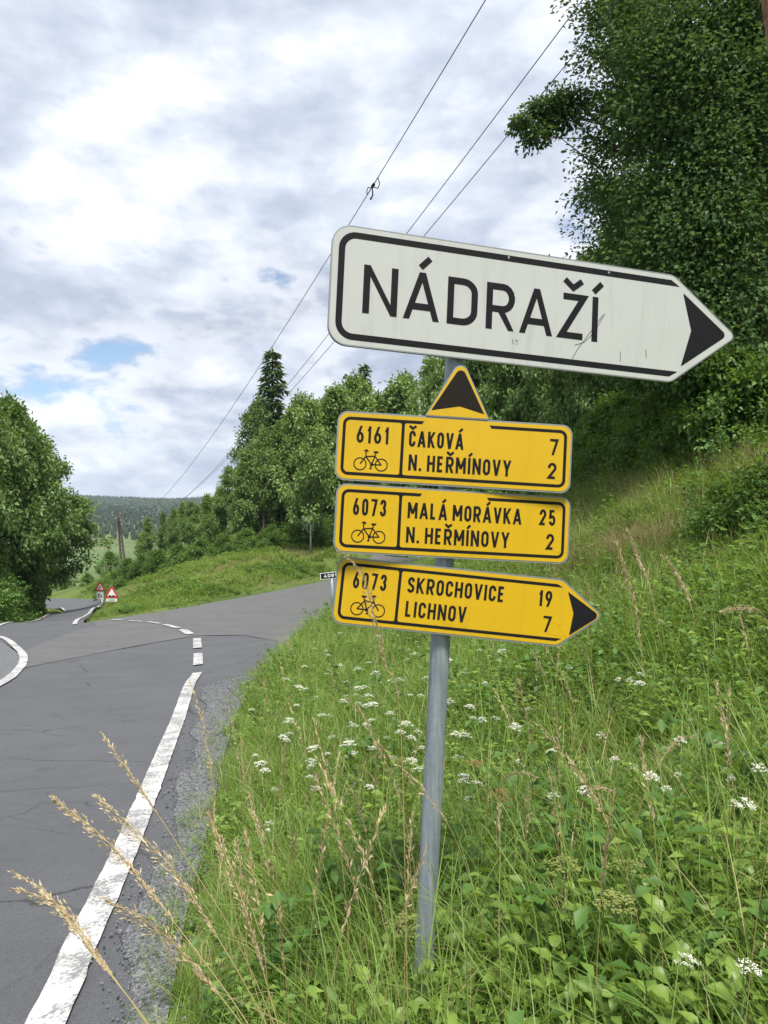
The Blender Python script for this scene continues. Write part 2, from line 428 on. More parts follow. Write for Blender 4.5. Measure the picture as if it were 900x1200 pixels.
# the bank on the right
ctrl += [(0.12, 2.2, 0.17), (-0.1, 1.0, 0.10), (0.0, -2, 0.35), (1.0, 2.0, 0.48), (0.9, 0.0, 0.45), tri(800, 940, 3.5), tri(600, 800, 6.5), tri(450, 812, 9.3), tri(400, 770, 13.5), tri(700, 760, 6.6),
         tri(780, 655, 9.0), tri(690, 655, 11.0), tri(895, 548, 10.0), tri(690, 575, 17.0), tri(850, 760, 5.0), (3.2, 2.5, 1.45), (5.5, 2, 2.5), (6, 6, 2.55), (10, 10, 4.6), (10, 2, 4.5), (10, -6, 4.4), (4, -6, 1.9),
         (1.6, 16, 0.3), (1.8, 22, 0.0), (4.2, 26, 1.6), (3.5, 34, 0.4), (6.5, 40, 1.8), (12, 40, 4.6), (9, 60, 1.0), (14, 70, 3.0), (20, 20, 8.0), (20, 60, 6.5), (8, 18, 4.2), (30, 0, 10), (30, 90, 9)]
# the grassy knoll between the two roads
ctrl += [tri(200, 690, 43), tri(150, 704, 42), tri(300, 660, 54), tri(300, 646, 62), tri(385, 634, 66), tri(385, 655, 57), tri(200, 657, 78), tri(165, 664, 86), tri(140, 690, 62), (-10, 95, 1.0), (2, 110, 1.0), (-32, 112, -3.6), tri(250, 676, 50)]
# left of the road
ctrl += [(-8.0, 13.5, -0.95), (-9, 9, -0.6), (-14, 17, -1.0), (-18, 27, -1.7), (-22.5, 42, -3.3), (-28, 42, -2.9), (-30, 20, -1.2), (-9, -4, 0.3), (-20, 0, 0.3), (-36, 58, -4.4), (-50, 75, -6.2), (-50, 100, -8), (-60, 30, -2)]
ctrl = np.array(ctrl)

def tps_fit(P, lam=0.02):
    n = len(P)
    d = np.hypot(P[:, None, 0] - P[None, :, 0], P[:, None, 1] - P[None, :, 1])
    K = d ** 2 * np.log(d + 1e-9) + lam * np.eye(n)
    Q = np.c_[np.ones(n), P[:, :2]]
    A = np.block([[K, Q], [Q.T, np.zeros((3, 3))]])
    s = np.linalg.solve(A, np.r_[P[:, 2], 0, 0, 0])
    return s[:n], s[n:]
TW, TA = tps_fit(ctrl)
FAR_Y = [0, 90, 130, 180, 250, 350, 560, 640, 800, 1000, 1300, 1650, 2200, 6000]
FAR_Z = [-5, -6, -10, -15, -18.6, -14.6, -7.5, -3, 12, 28, 48, 69, 60, 40]
def H(X, Y):
    X = np.asarray(X, float); Y = np.asarray(Y, float)
    sh = X.shape
    x, y = X.ravel(), Y.ravel()
    out = np.empty(len(x))
    for s in range(0, len(x), 20000):
        a, b = x[s:s + 20000], y[s:s + 20000]
        d2 = (a[:, None] - ctrl[None, :, 0]) ** 2 + (b[:, None] - ctrl[None, :, 1]) ** 2
        z = (0.5 * d2 * np.log(d2 + 1e-12)) @ TW + TA[0] + TA[1] * a + TA[2] * b
        r = np.hypot(a + 5, b - 30)
        k = np.clip((r - 62) / 70, 0, 1); k = k * k * (3 - 2 * k)
        fz = np.interp(b, FAR_Y, FAR_Z) + np.clip((a - 10) / 60, 0, 1) * 14 * np.clip(1 - b / 400, 0, 1)
        fz = fz + np.clip((b - 700) / 900, 0, 1) * (5 * np.sin(a / 170 + 1.0) + 3 * np.sin(a / 61)) + np.clip((b - 150) / 200, 0, 1) * 1.2 * np.sin(a / 40 + b / 60)
        out[s:s + 20000] = z * (1 - k) + fz * k
    return out.reshape(sh)
def h1(x, y): return float(H(np.array([x]), np.array([y]))[0])

def in_poly(px, py, poly):
    px = np.asarray(px); py = np.asarray(py)
    ins = np.zeros(px.shape, bool)
    P = np.array([(p[0], p[1]) for p in poly])
    j = len(P) - 1
    for i in range(len(P)):
        xi, yi, xj, yj = P[i, 0], P[i, 1], P[j, 0], P[j, 1]
        c = ((yi > py) != (yj > py)) & (px < (xj - xi) * (py - yi) / (yj - yi + 1e-12) + xi)
        ins ^= c
        j = i
    return ins
def dist_poly(px, py, poly, closed=True):
    P = np.array([(p[0], p[1]) for p in poly]); n = len(P)
    d = np.full(np.asarray(px).shape, 1e9)
    for i in range(n if closed else n - 1):
        a, b = P[i], P[(i + 1) % n]
        ab = b - a
        t = np.clip(((px - a[0]) * ab[0] + (py - a[1]) * ab[1]) / (ab @ ab + 1e-12), 0, 1)
        d = np.minimum(d, np.hypot(px - a[0] - t * ab[0], py - a[1] - t * ab[1]))
    return d
def smooth_line(pts, step):
    """Catmull-Rom through plan points, resampled"""
    P = np.array([(p[0], p[1]) for p in pts], float)
    Q = np.vstack([2 * P[0] - P[1], P, 2 * P[-1] - P[-2]])
    out = []
    for i in range(1, len(Q) - 2):
        n = max(2, int(np.linalg.norm(Q[i + 1] - Q[i]) / step))
        for t in np.linspace(0, 1, n, endpoint=False):
            out.append(0.5 * (2 * Q[i] + (Q[i + 1] - Q[i - 1]) * t + (2 * Q[i - 1] - 5 * Q[i] + 4 * Q[i + 1] - Q[i + 2]) * t * t + (3 * Q[i] - Q[i - 1] - 3 * Q[i + 1] + Q[i + 2]) * t ** 3))
    out.append(P[-1])
    return np.array(out)

road_plan = np.vstack([smooth_line(RIGHT_EDGE, 0.5)[:-1], smooth_line(RIGHT_EDGE[-1:] + SIDE_LEFT, 0.8)[1:-1], smooth_line(SIDE_LEFT[-1:] + TIP + MAIN_RIGHT, 0.6)[:-1],
                       smooth_line(MAIN_RIGHT[-1:] + MAIN_LEFT, 0.6)[1:]])

def axis(near0, near1, step, end0, end1, grow):
    a = list(np.arange(near0, near1 + 1e-6, step))
    s = step
    while a[-1] < end1: s *= grow; a.append(a[-1] + s)
    s = step
    while a[0] > end0: s *= grow; a.insert(0, a[0] - s)
    return np.array(a)
gx = axis(-8, 7, 0.22, -5000, 5000, 1.05)
gy = np.concatenate([axis(-4, 26, 0.22, -400, 26, 1.08)[:-1], axis(26.1, 90, 0.45, 26.1, 6000, 1.05)])
GX, GY = np.meshgrid(gx, gy)
GZ = H(GX, GY)
inside = in_poly(GX, GY, road_plan)
edge_d = dist_poly(GX, GY, road_plan)
signed = np.where(inside, edge_d, -edge_d) + 0.5 * np.clip((GY - 15) / 12, 0, 1)      # far off, where cells are coarse, start the dip just outside the kerb
GZ = GZ - np.where(np.hypot(GX, GY) < 140, np.clip(signed / 0.3, 0, 1) * (0.10 + 0.004 * np.clip(GY, 0, 90)), 0)
off = (~inside) & (GY < 40) & (np.abs(GX) < 30)
GZ = GZ + np.where(off, (np.sin(GX * 5.1 + GY * 2.3) * np.cos(GY * 4.3 - GX)) * 0.018 * np.clip(edge_d / 0.5, 0, 1), 0)
ny, nx = GX.shape
idx = np.arange(nx * ny).reshape(ny, nx)
quads = np.stack([idx[:-1, :-1], idx[:-1, 1:], idx[1:, 1:], idx[1:, :-1]], -1).reshape(-1, 4)
me = mesh_np('ground', np.stack([GX, GY, GZ], -1), quads, np.full(len(quads), 4), M['ground'], smooth=True)
ground = tag(obj('ground', me), 'grassy hillside and valley ground', 'ground', kind='structure')


def draped(name, poly, material, lift, step, growth=0.0, jitter=0.0):
    """a sheet that follows the terrain inside a plan outline"""
    P = np.array([(p[0], p[1]) for p in poly])
    lo, hi = P.min(0), P.max(0)
    xs, y = [], lo[1]
    while y < hi[1]:
        s = step + growth * max(0, y - 5)
        gxs = np.arange(lo[0], hi[0], s)
        xs += [(a, y) for a in gxs]
        y += s
    Q = np.array(xs)
    ins = in_poly(Q[:, 0], Q[:, 1], poly)
    Q = Q[ins]
    d = dist_poly(Q[:, 0], Q[:, 1], poly)
    Q = Q[d > 0.4 * step]
    pts = [Vector(p) for p in P] + [Vector(q) for q in Q]
    n = len(P)
    V, E_, Fc, *_ = delaunay_2d_cdt(pts, [(i, (i + 1) % n) for i in range(n)], [], 1, 1e-5)
    V = np.array([(v.x, v.y) for v in V])
    Z = H(V[:, 0], V[:, 1]) + lift
    flat = [i for f in Fc for i in f]
    me = mesh_np(name, np.c_[V, Z], flat, [len(f) for f in Fc], material, smooth=True)
    return obj(name, me)

road = tag(draped('road', road_plan, M['asphalt'], 0.010, 0.3, 0.008), 'grey cracked asphalt road with a junction', 'road', kind='structure')

# older, paler asphalt of the side road, laid as its own sheet
def hit(x, y):
    """where the photo ray (x, y) meets the terrain, in plan"""
    r = ray(x, y); Ys = np.geomspace(1.2, 150, 1500)
    d = CAM[2] + r[2] * Ys - H(r[0] * Ys, Ys)
    i = int(np.argmax(d < 0))
    return (r[0] * Ys[i], Ys[i])
r_edge = np.array([p for p in smooth_line(RIGHT_EDGE, 0.5) if 15.5 < p[1] < 89]) + np.array([-0.14, 0])
l_edge = np.array([p for p in smooth_line(SIDE_LEFT, 0.8) if p[1] < 89]) + np.array([0.12, -0.05])
side_poly = np.vstack([np.array([hit(27, 784), hit(80, 773.5), hit(130, 763.5), hit(180, 754), hit(231, 745.5), hit(285, 745), hit(325, 752)]), r_edge, l_edge, np.array([hit(112, 733), hit(85, 742), hit(55, 753), hit(28, 764)])])
side = tag(draped('side_road', side_poly, M['asphalt_old'], 0.018, 0.35, 0.008), 'paler worn side road climbing past the signpost', 'road', kind='structure')

# gravel shoulder between the painted edge line and the grass
EDGE_LINE = [(-1.02, -3.0), (-1.04, 0.0), (-1.14, 1.6)] + [tri(*p)[:2] for p in ((50, 1200, 2.66), (95, 1105, 3.25), (125, 1047, 3.78), (165, 955, 5.0), (212, 845, 8.6), (231, 790, 12.4))]
sh_out = np.array([p for p in smooth_line(RIGHT_EDGE, 0.35) if p[1] < 11.8])
sh_in = np.array([p for p in smooth_line(EDGE_LINE, 0.35) if p[1] < 10.6])
sh_in = sh_in + np.c_[0.24 + 0.06 * np.sin(sh_in[:, 1] * 3.1) + 0.03 * np.sin(sh_in[:, 1] * 7.3), np.zeros(len(sh_in))]
shoulder_poly = np.vstack([sh_out + np.array([0.05, 0]), sh_in[::-1]])
shoulder = tag(draped('gravel_shoulder', shoulder_poly, M['gravelbed'], 0.020, 0.2, 0.02), 'grey gravel shoulder beside the white edge line', 'shoulder', kind='structure')
nose_poly = [(-5.78, 10.6), tri(-2, 801, 11.2)[:2], tri(14, 788, 12.6)[:2], tri(22, 775, 14.2)[:2], tri(17, 764, 16.1)[:2], (-10.3, 19.2), (-13.5, 21), (-14, 14), (-9, 9.5)]
nose = tag(draped('gravel_verge', smooth_line(nose_poly + nose_poly[:1], 0.4)[:-1], M['gravelbed'], 0.022, 0.35), 'bare gravel verge inside the bend', 'verge', kind='structure')


def strip(name, line, width, lift=0.026, step=0.25, taper=False):
    L = smooth_line(line, step)
    T = np.gradient(L, axis=0); T /= np.linalg.norm(T, axis=1)[:, None]
    N = np.c_[T[:, 1], -T[:, 0]]
    rows = 5
    V = np.concatenate([(L + N * width * k)[:, None] for k in np.linspace(-0.5, 0.5, rows)], 1)
    jit = rng.normal(0, width * 0.018, (len(L),))
    V[:, 0] += N * jit[:, None]; V[:, -1] += N * np.roll(jit, 3)[:, None]
    Z = H(V[..., 0], V[..., 1]) + lift + 0.0006 * np.clip(V[..., 1], 0, 80)
    n = len(L)
    ids = np.arange(n * rows).reshape(n, rows)
    q = np.stack([ids[:-1, :-1], ids[:-1, 1:], ids[1:, 1:], ids[1:, :-1]], -1).reshape(-1, 4)
    return mesh_np(name, np.concatenate([V, Z[..., None]], -1), q, np.full(len(q), 4), M['paint'], smooth=True)
# painted lines are parts of the road
kid('edge_line', strip('edge_line', EDGE_LINE, 0.150, step=0.08), road)
DASH = [((232, 783, 13.2), (232, 771, 15.0), 0.17), ((231.5, 763, 16.3), (231, 750.5, 18.8), 0.19), ((223, 744, 19.9), (214, 738.5, 21.3), 0.24), ((209, 737, 21.9), (193, 733.3, 23.2), 0.20), ((187, 732.3, 23.6), (173, 730.2, 24.6), 0.16),
        ((166, 729.6, 24.9), (151, 728.2, 25.8), 0.14), ((144, 727.8, 26.2), (132, 727.0, 27.0), 0.12)]
for a, b, wd in DASH:
    A, B = np.array(tri(*a)[:2]), np.array(tri(*b)[:2])
    kid('dash_line', strip('dash_line', [A, (A + B) / 2, B], wd, step=0.1), road)
kid('edge_line', strip('edge_line', [tri(87, 733.5, 26.3)[:2], tri(90, 729, 29)[:2], tri(97, 723.5, 34.5)[:2], tri(110, 715, 45)[:2], tri(118, 709, 56)[:2], tri(120.5, 706, 63)[:2]], 0.17, step=0.3), road)
kid('edge_line', strip('edge_line', [(-4.35, -3), (-4.35, 1), (-4.6, 5), (-5.12, 8.5)] + [tri(*p)[:2] for p in ((0, 803, 11), (20, 788, 12.6), (27.5, 775, 14.2), (23, 763, 16.1))] + [(-10.0, 19.4), (-12.4, 22.2), (-13.8, 26), tri(40, 727.8, 38)[:2], tri(72, 718.8, 52)[:2], tri(77, 716, 57)[:2], tri(72, 713.4, 63)[:2]], 0.15, step=0.25), road)


# ------------------------------------------------------------------ scatter (grass, gravel and other stuff nobody could count)
def proto_collection(name, meshes):
    c = bpy.data.collections.new(name)
    for i, me in enumerate(meshes):
        o = bpy.data.objects.new(f'{name}_{i:02d}', me)
        c.objects.link(o)
    return c
def scatter(name, P, rot, scale, pick, coll, mats=()):
    me = bpy.data.meshes.new(name)
    n = len(P)
    me.vertices.add(n); me.vertices.foreach_set('co', np.asarray(P, np.float32).ravel())
    for nm, ty, arr, key in (('rot', 'FLOAT_VECTOR', rot, 'vector'), ('scl', 'FLOAT_VECTOR', scale, 'vector'), ('pick', 'INT', pick, 'value')):
        a = me.attributes.new(nm, ty, 'POINT')
        a.data.foreach_set(key, np.asarray(arr, np.int32 if ty == 'INT' else np.float32).ravel())
    o = obj(name, me)
    g = bpy.data.node_groups.new(name, 'GeometryNodeTree')
    g.interface.new_socket('Geometry', in_out='INPUT', socket_type='NodeSocketGeometry')
    g.interface.new_socket('Geometry', in_out='OUTPUT', socket_type='NodeSocketGeometry')
    N, L = g.nodes, g.links
    gi, go = N.new('NodeGroupInput'), N.new('NodeGroupOutput')
    ci = N.new('GeometryNodeCollectionInfo'); ci.inputs['Collection'].default_value = coll
    ci.inputs['Separate Children'].default_value = True; ci.inputs['Reset Children'].default_value = True
    ip = N.new('GeometryNodeInstanceOnPoints'); ip.inputs['Pick Instance'].default_value = True
    def attr(nm, ty):
        a = N.new('GeometryNodeInputNamedAttribute'); a.data_type = ty; a.inputs['Name'].default_value = nm; return a.outputs['Attribute']
    e2r = N.new('FunctionNodeEulerToRotation'); L.new(attr('rot', 'FLOAT_VECTOR'), e2r.inputs[0])
    L.new(gi.outputs[0], ip.inputs['Points']); L.new(ci.outputs[0], ip.inputs['Instance'])
    L.new(attr('pick', 'INT'), ip.inputs['Instance Index']); L.new(e2r.outputs[0], ip.inputs['Rotation']); L.new(attr('scl', 'FLOAT_VECTOR'), ip.inputs['Scale'])
    L.new(ip.outputs[0], go.inputs[0])
    md = o.modifiers.new('scatter', 'NODES'); md.node_group = g
    return o


# leaves as flat numpy batches: every leaf a folded rhomb of four corners
def leaves_np(C, D, N, L, W, fold=0.25):
    """C centres at the leaf base, D directions, N normals, L lengths, W widths"""
    D = D / (np.linalg.norm(D, axis=1)[:, None] + 1e-9)
    S = np.cross(D, N); S /= np.linalg.norm(S, axis=1)[:, None] + 1e-9
    N = np.cross(S, D)
    L = np.asarray(L)[:, None]; W = np.asarray(W)[:, None]
    base = C; tip = C + D * L - N * L * 0.12
    mid = C + D * L * 0.48
    a = mid + S * W * 0.5 + N * W * fold; b = mid - S * W * 0.5 + N * W * fold
    V = np.stack([base, a, tip, b], 1).reshape(-1, 3)
    n = len(C)
    i = np.arange(n)[:, None] * 4
    F = np.concatenate([i + np.array([0, 1, 2]), i + np.array([0, 2, 3])], 1).reshape(-1, 3)
    return V, F
def rand_dirs(n, g=None):
    v = (g or rng).normal(size=(n, 3)); return v / np.linalg.norm(v, axis=1)[:, None]


# ------------------------------------------------------------------ sign lettering: single-line strokes grown to constant width
B_, T_ = -9.0, 9.0
def arc(cx, cy, rx, ry, a0, a1, n=9):
    return [(cx + rx * math.cos(math.radians(a0 + (a1 - a0) * i / n)), cy + ry * math.sin(math.radians(a0 + (a1 - a0) * i / n))) for i in range(n + 1)]
GLYPH = {   # width relative to cap height, strokes in the unit box
    'N': (0.70, [[(0, B_), (0, T_)], [(1, B_), (1, T_)], [(0, T_), (1, B_)]]),
    'A': (0.76, [[(0, B_), (0.5, T_)], [(1, B_), (0.5, T_)], [(0.16, 0.24), (0.84, 0.24)]]),
    'D': (0.66, [[(0, B_), (0, T_)], [(0, 1), (0.5, 1)] + arc(0.5, 0.72, 0.5, 0.28, 90, 0) + arc(0.5, 0.28, 0.5, 0.28, 0, -90) + [(0, 0)]]),
    'R': (0.66, [[(0, B_), (0, T_)], [(0, 1), (0.55, 1)] + arc(0.6, 0.72, 0.4, 0.28, 90, -90) + [(0, 0.44)], [(0.48, 0.44), (1, B_)]]),
    'Z': (0.64, [[(0.04, 1), (1, 1), (0, 0), (1, 0)]]),
    'I': (0.0, [[(0.5, B_), (0.5, T_)]]),
    'C': (0.60, [[(1, 0.70)] + arc(0.5, 0.76, 0.5, 0.24, 0, 180) + arc(0.5, 0.24, 0.5, 0.24, 180, 360) + [(1, 0.30)]]),
    'K': (0.68, [[(0, B_), (0, T_)], [(1, T_), (0, 0.34)], [(0.32, 0.53), (1, B_)]]),
    'O': (0.62, [arc(0.5, 0.74, 0.5, 0.26, 0, 180) + arc(0.5, 0.26, 0.5, 0.26, 180, 360) + [(1, 0.74)]]),
    'V': (0.70, [[(0, T_), (0.5, B_)], [(1, T_), (0.5, B_)]]),
    'H': (0.66, [[(0, B_), (0, T_)], [(1, B_), (1, T_)], [(0, 0.52), (1, 0.52)]]),
    'E': (0.56, [[(0, B_), (0, T_)], [(0, 1), (1, 1)], [(0, 0.52), (0.9, 0.52)], [(0, 0), (1, 0)]]),
    'M': (0.84, [[(0, B_), (0, T_)], [(1, B_), (1, T_)], [(0, T_), (0.5, 0.25)], [(1, T_), (0.5, 0.25)]]),
    'S': (0.60, [[(0.96, 0.76)] + arc(0.5, 0.78, 0.46, 0.22, 10, 180) + [(0.06, 0.68), (0.2, 0.58), (0.8, 0.42), (0.97, 0.32)] + arc(0.5, 0.22, 0.5, 0.22, 0, -170)]),
    'L': (0.54, [[(0, B_), (0, T_)], [(0, 0), (1, 0)]]),
    'Y': (0.70, [[(0, T_), (0.5, 0.40)], [(1, T_), (0.5, 0.40)], [(0.5, 0.46), (0.5, B_)]]),
    '.': (0.0, [[(0.5, 'dot0'), (0.5, 'dot1')]]),
    ' ': (0.12, []),
    '0': (0.55, [arc(0.5, 0.74, 0.5, 0.26, 0, 180) + arc(0.5, 0.26, 0.5, 0.26, 180, 360) + [(1, 0.74)]]),
    '1': (0.30, [[(1, B_), (1, T_)], [(1, 1), (0, 0.74)]]),
    '2': (0.55, [[(0, 0.70)] + arc(0.5, 0.74, 0.5, 0.26, 180, 0) + [(0.98, 0.64), (0.0, 0.0), (1, 0)]]),
    '3': (0.55, [[(0, 0.74)] + arc(0.5, 0.77, 0.48, 0.23, 170, -90) + [(0.4, 0.54)], [(0.4, 0.54), (0.5, 0.54)] + arc(0.5, 0.27, 0.5, 0.27, 90, -175)]),
    '4': (0.60, [[(0.62, T_), (0, 0.22), (1, 0.22)], [(0.74, 0.5), (0.74, B_)]]),
    '5': (0.55, [[(0.95, 1), (0.10, 1), (0.04, 0.52)] + arc(0.5, 0.30, 0.5, 0.30, 130, -165)]),
    '6': (0.55, [arc(0.5, 0.29, 0.5, 0.29, 0, 360, 20), [(0.04, 0.42), (0.66, T_)]]),
    '7': (0.55, [[(0, 0.93), (0, 1), (1, 1), (0.32, B_)]]),
    '8': (0.55, [arc(0.5, 0.76, 0.44, 0.24, 0, 360, 18), arc(0.5, 0.26, 0.5, 0.26, 0, 360, 18)]),
    '9': (0.55, [arc(0.5, 0.71, 0.5, 0.29, 0, 360, 20), [(0.96, 0.58), (0.34, B_)]]),
    'x': (0.5, [[(0, 0), (1, 0.62)], [(0, 0.62), (1, 0)]]),
}
ACC = {'Á': ('A', 'acute'), 'Í': ('I', 'acute'), 'Ž': ('Z', 'caron'), 'Č': ('C', 'caron'), 'Ř': ('R', 'caron')}

def ribbon(mb, pts, w_, z, closed=False, clamp=None):
    P = [Vector((p[0], p[1])) for p in pts]
    q = [P[0]]
    for p in P[1:]:
        if (p - q[-1]).length > 1e-6: q.append(p)
    P = q
    n = len(P)
    Lf, Rt = [], []
    for i in range(n):
        if closed: a, b = P[i - 1], P[(i + 1) % n]
        else: a, b = P[max(i - 1, 0)], P[min(i + 1, n - 1)]
        d1 = (P[i] - a).normalized() if (P[i] - a).length > 1e-9 else (b - P[i]).normalized()
        d2 = (b - P[i]).normalized() if (b - P[i]).length > 1e-9 else d1
        m_ = (d1 + d2)
        m_ = m_.normalized() if m_.length > 1e-6 else d1
        nn = Vector((-m_.y, m_.x))
        k = 1 / max(0.42, nn.dot(Vector((-d1.y, d1.x))))
        Lf.append(P[i] + nn * w_ / 2 * k); Rt.append(P[i] - nn * w_ / 2 * k)
    V = []
    for a, b in zip(Lf, Rt):
        for p in (a, b):
            y = p.y if clamp is None else min(max(p.y, clamp[0]), clamp[1])
            V.append((p.x, y, z))
    F = [(2 * i, 2 * i + 1, 2 * i + 3, 2 * i + 2) for i in range(n - 1)]
    if closed: F.append((2 * n - 2, 2 * n - 1, 1, 0))
    mb.add(V, F)

def text_mesh(name, s, x0, x1, y0, cap, w_, material, z=0.0016, space=0.155):
    """word(s) between x0 and x1, baseline y0"""
    items = []
    for ch in s:
        base, acc = ACC.get(ch, (ch, None))
        items.append((base, acc, GLYPH[base][0] * cap))
    fixed = sum(w_ for b, a, g in items if b in 'I.')
    gaps = space * cap
    ng = len(items) - 1
    var = sum(g for b, a, g in items)
    k = (x1 - x0 - fixed) / (var + ng * gaps) if (var + ng * gaps) > 0 else 1
    mb = MB(); x = x0; zz = z
    hw = w_ / 2
    for b, acc, g in items:
        gw = w_ if b in 'I.' else g * k
        for st in GLYPH[b][1]:
            pts = []
            for u, v in st:
                X = x + hw + (gw - w_) * u
                if v == 'dot0': Y = y0
                elif v == 'dot1': Y = y0 + w_ * 1.05
                elif v == B_: Y = y0 - 0.03 * cap
                elif v == T_: Y = y0 + 1.03 * cap
                else: Y = y0 + hw + (cap - w_) * v
                pts.append((X, Y))
            zz += 0.00001
            ribbon(mb, pts, w_, zz, clamp=(y0, y0 + cap))
        if acc:
            cx = x + gw / 2
            if acc == 'acute': st = [(cx - 0.05 * cap, y0 + 1.10 * cap), (cx + 0.15 * cap, y0 + 1.31 * cap)]
            else: st = [(cx - 0.21 * cap, y0 + 1.30 * cap), (cx, y0 + 1.13 * cap), (cx + 0.21 * cap, y0 + 1.30 * cap)]
            ribbon(mb, st, w_ * 0.9, zz)
        x += gw + gaps * k
    return mb.mesh(name, material)

def round_poly(pts, radii, n=7):
    """outline with rounded corners"""
    out = []
    m_ = len(pts)
    if isinstance(radii, (int, float)): radii = [radii] * m_
    for i in range(m_):
        p, a, b = Vector(pts[i]), Vector(pts[i - 1]), Vector(pts[(i + 1) % m_])
        r = radii[i]
        if r <= 0: out.append((p.x, p.y)); continue
        u, v = (a - p).normalized(), (b - p).normalized()
        ang = u.angle(v)
        t_ = r / math.tan(ang / 2)
        c = p + (u + v).normalized() * (r / math.sin(ang / 2))
        s_, e_ = p + u * t_, p + v * t_
        a0 = math.atan2(s_.y - c.y, s_.x - c.x); a1 = math.atan2(e_.y - c.y, e_.x - c.x)
        d = (a1 - a0 + math.pi) % (2 * math.pi) - math.pi
        for k in range(n + 1):
            th = a0 + d * k / n
            out.append((c.x + r * math.cos(th), c.y + r * math.sin(th)))
    return out
def plate_mesh(name, outline, z0, z1, material, rim=0.0):
    """flat plate between z0 (back) and z1 (front), one polygon each side"""
    n = len(outline)
    V = [(x, y, z1) for x, y in outline] + [(x, y, z0) for x, y in outline]
    mb = MB()
    area = sum(outline[i - 1][0] * outline[i][1] - outline[i][0] * outline[i - 1][1] for i in range(n))
    f = tuple(range(n)); bk = tuple(range(n, 2 * n))[::-1]
    F = [f if area > 0 else f[::-1], bk if area > 0 else bk[::-1]]
    for i in range(n):
        j = (i + 1) % n
        F.append((i, i + n, j + n, j) if area > 0 else (i, j, j + n, i + n))
    mb.add(V, F)
    me = mb.mesh(name, material)
    bm = bmesh.new(); bm.from_mesh(me)
    bmesh.ops.triangulate(bm, faces=[f for f in bm.faces if len(f.verts) > 4])
    bm.to_mesh(me); bm.free()
    return me
def line_mesh(name, lines, w_, material, z=0.0015):
    mb = MB()
    for i, (pts, closed) in enumerate(lines):
        ribbon(mb, pts, w_, z + 0.00001 * i, closed)
    return mb.mesh(name, material)
def inset(outline_pts, d):
    """offset a convex outline inwards (counter-clockwise points)"""
    n = len(outline_pts); out = []
    for i in range(n):
        p, a, b = Vector(outline_pts[i]), Vector(outline_pts[i - 1]), Vector(outline_pts[(i + 1) % n])
        d1, d2 = (p - a).normalized(), (b - p).normalized()
        n1, n2 = Vector((-d1.y, d1.x)), Vector((-d2.y, d2.x))
        m_ = (n1 + n2).normalized()
        out.append(tuple(p + m_ * d / max(0.3, m_.dot(n1))))
    return out

def bike_mesh(name, x0, x1, yb, flip=False):
    s = (x1 - x0) / 1.0
    def P(u, v): return (x0 + ((1 - u) if flip else u) * s, yb + v * s)
    r = 0.175
    wl, wr = (0.19, 0.19), (0.81, 0.19)
    lw = 0.0034
    mb = MB()
    for c in (wl, wr):
        ribbon(mb, [P(c[0] + r * math.cos(2 * math.pi * k / 28), c[1] + r * math.sin(2 * math.pi * k / 28)) for k in range(28)], lw * 0.9, 0.0015, True)
    bb, seat, head = (0.53, 0.19), (0.63, 0.50), (0.33, 0.47)
    hb = (0.35, 0.41)
    segs = [[bb, hb], [hb, seat_t := (0.61, 0.44)], [bb, (0.645, 0.54)], [bb, wr], [wr, seat_t], [wl, (0.355, 0.43), (0.34, 0.55)], [(0.34, 0.55), (0.40, 0.58), (0.36, 0.61), (0.29, 0.58)], [(0.57, 0.555), (0.71, 0.56)], [(0.50, 0.08), bb, (0.56, 0.30)], [(0.47, 0.07), (0.54, 0.08)]]
    for i, g in enumerate(segs):
        ribbon(mb, [P(*q) for q in g], lw if i != 7 else lw * 1.5, 0.00151 + i * 0.00001)
    ck = [P(bb[0] + 0.05 * math.cos(2 * math.pi * k / 14), bb[1] + 0.05 * math.sin(2 * math.pi * k / 14)) + (0.00165,) for k in range(14)]
    mb.add(ck, [tuple(range(14))])
    return mb.mesh(name, M['black'])

def frame_at(o, c, e, v):
    e = Vector(e).normalized(); v = (Vector(v) - e * Vector(v).dot(e)).normalized(); n = e.cross(v)
    mtx = Matrix.Identity(4)
    for i in range(3): mtx[i][0], mtx[i][1], mtx[i][2] = e[i], v[i], n[i]
    c = Vector(c); mtx.translation = (c.x, c.y, c.z + CAM[2])
    o.matrix_world = mtx
    return n

POST_V = Vector((0.05589, 0.02994, 0.99799))
POST_P = Vector((0.1186, 2.15, -1.1663 + 1.6))     # a point on the post axis
def post_at(z): return POST_P + POST_V * ((z - POST_P.z) / POST_V.z)
zg = h1(post_at(0.15).x, post_at(0.15).y)
post = empty('sign_post', post_at(zg))
tag(post, 'leaning galvanised steel post carrying the white and yellow direction signs', 'post')
base = Vector(post.location)
mb = MB()
top_z = 2.395
mb.tube([post_at(z) - base for z in np.linspace(zg - 0.25, top_z, 12)], 0.0285, 28)
kid('pole', mb.mesh('pole', M['galv'], True), post)
mb = MB(); mb.tube([post_at(top_z - 0.03) - base, post_at(top_z + 0.012) - base, post_at(top_z + 0.02) - base], [0.031, 0.031, 0.022], 24)
kid('cap', mb.mesh('cap', M['black'], True), post)

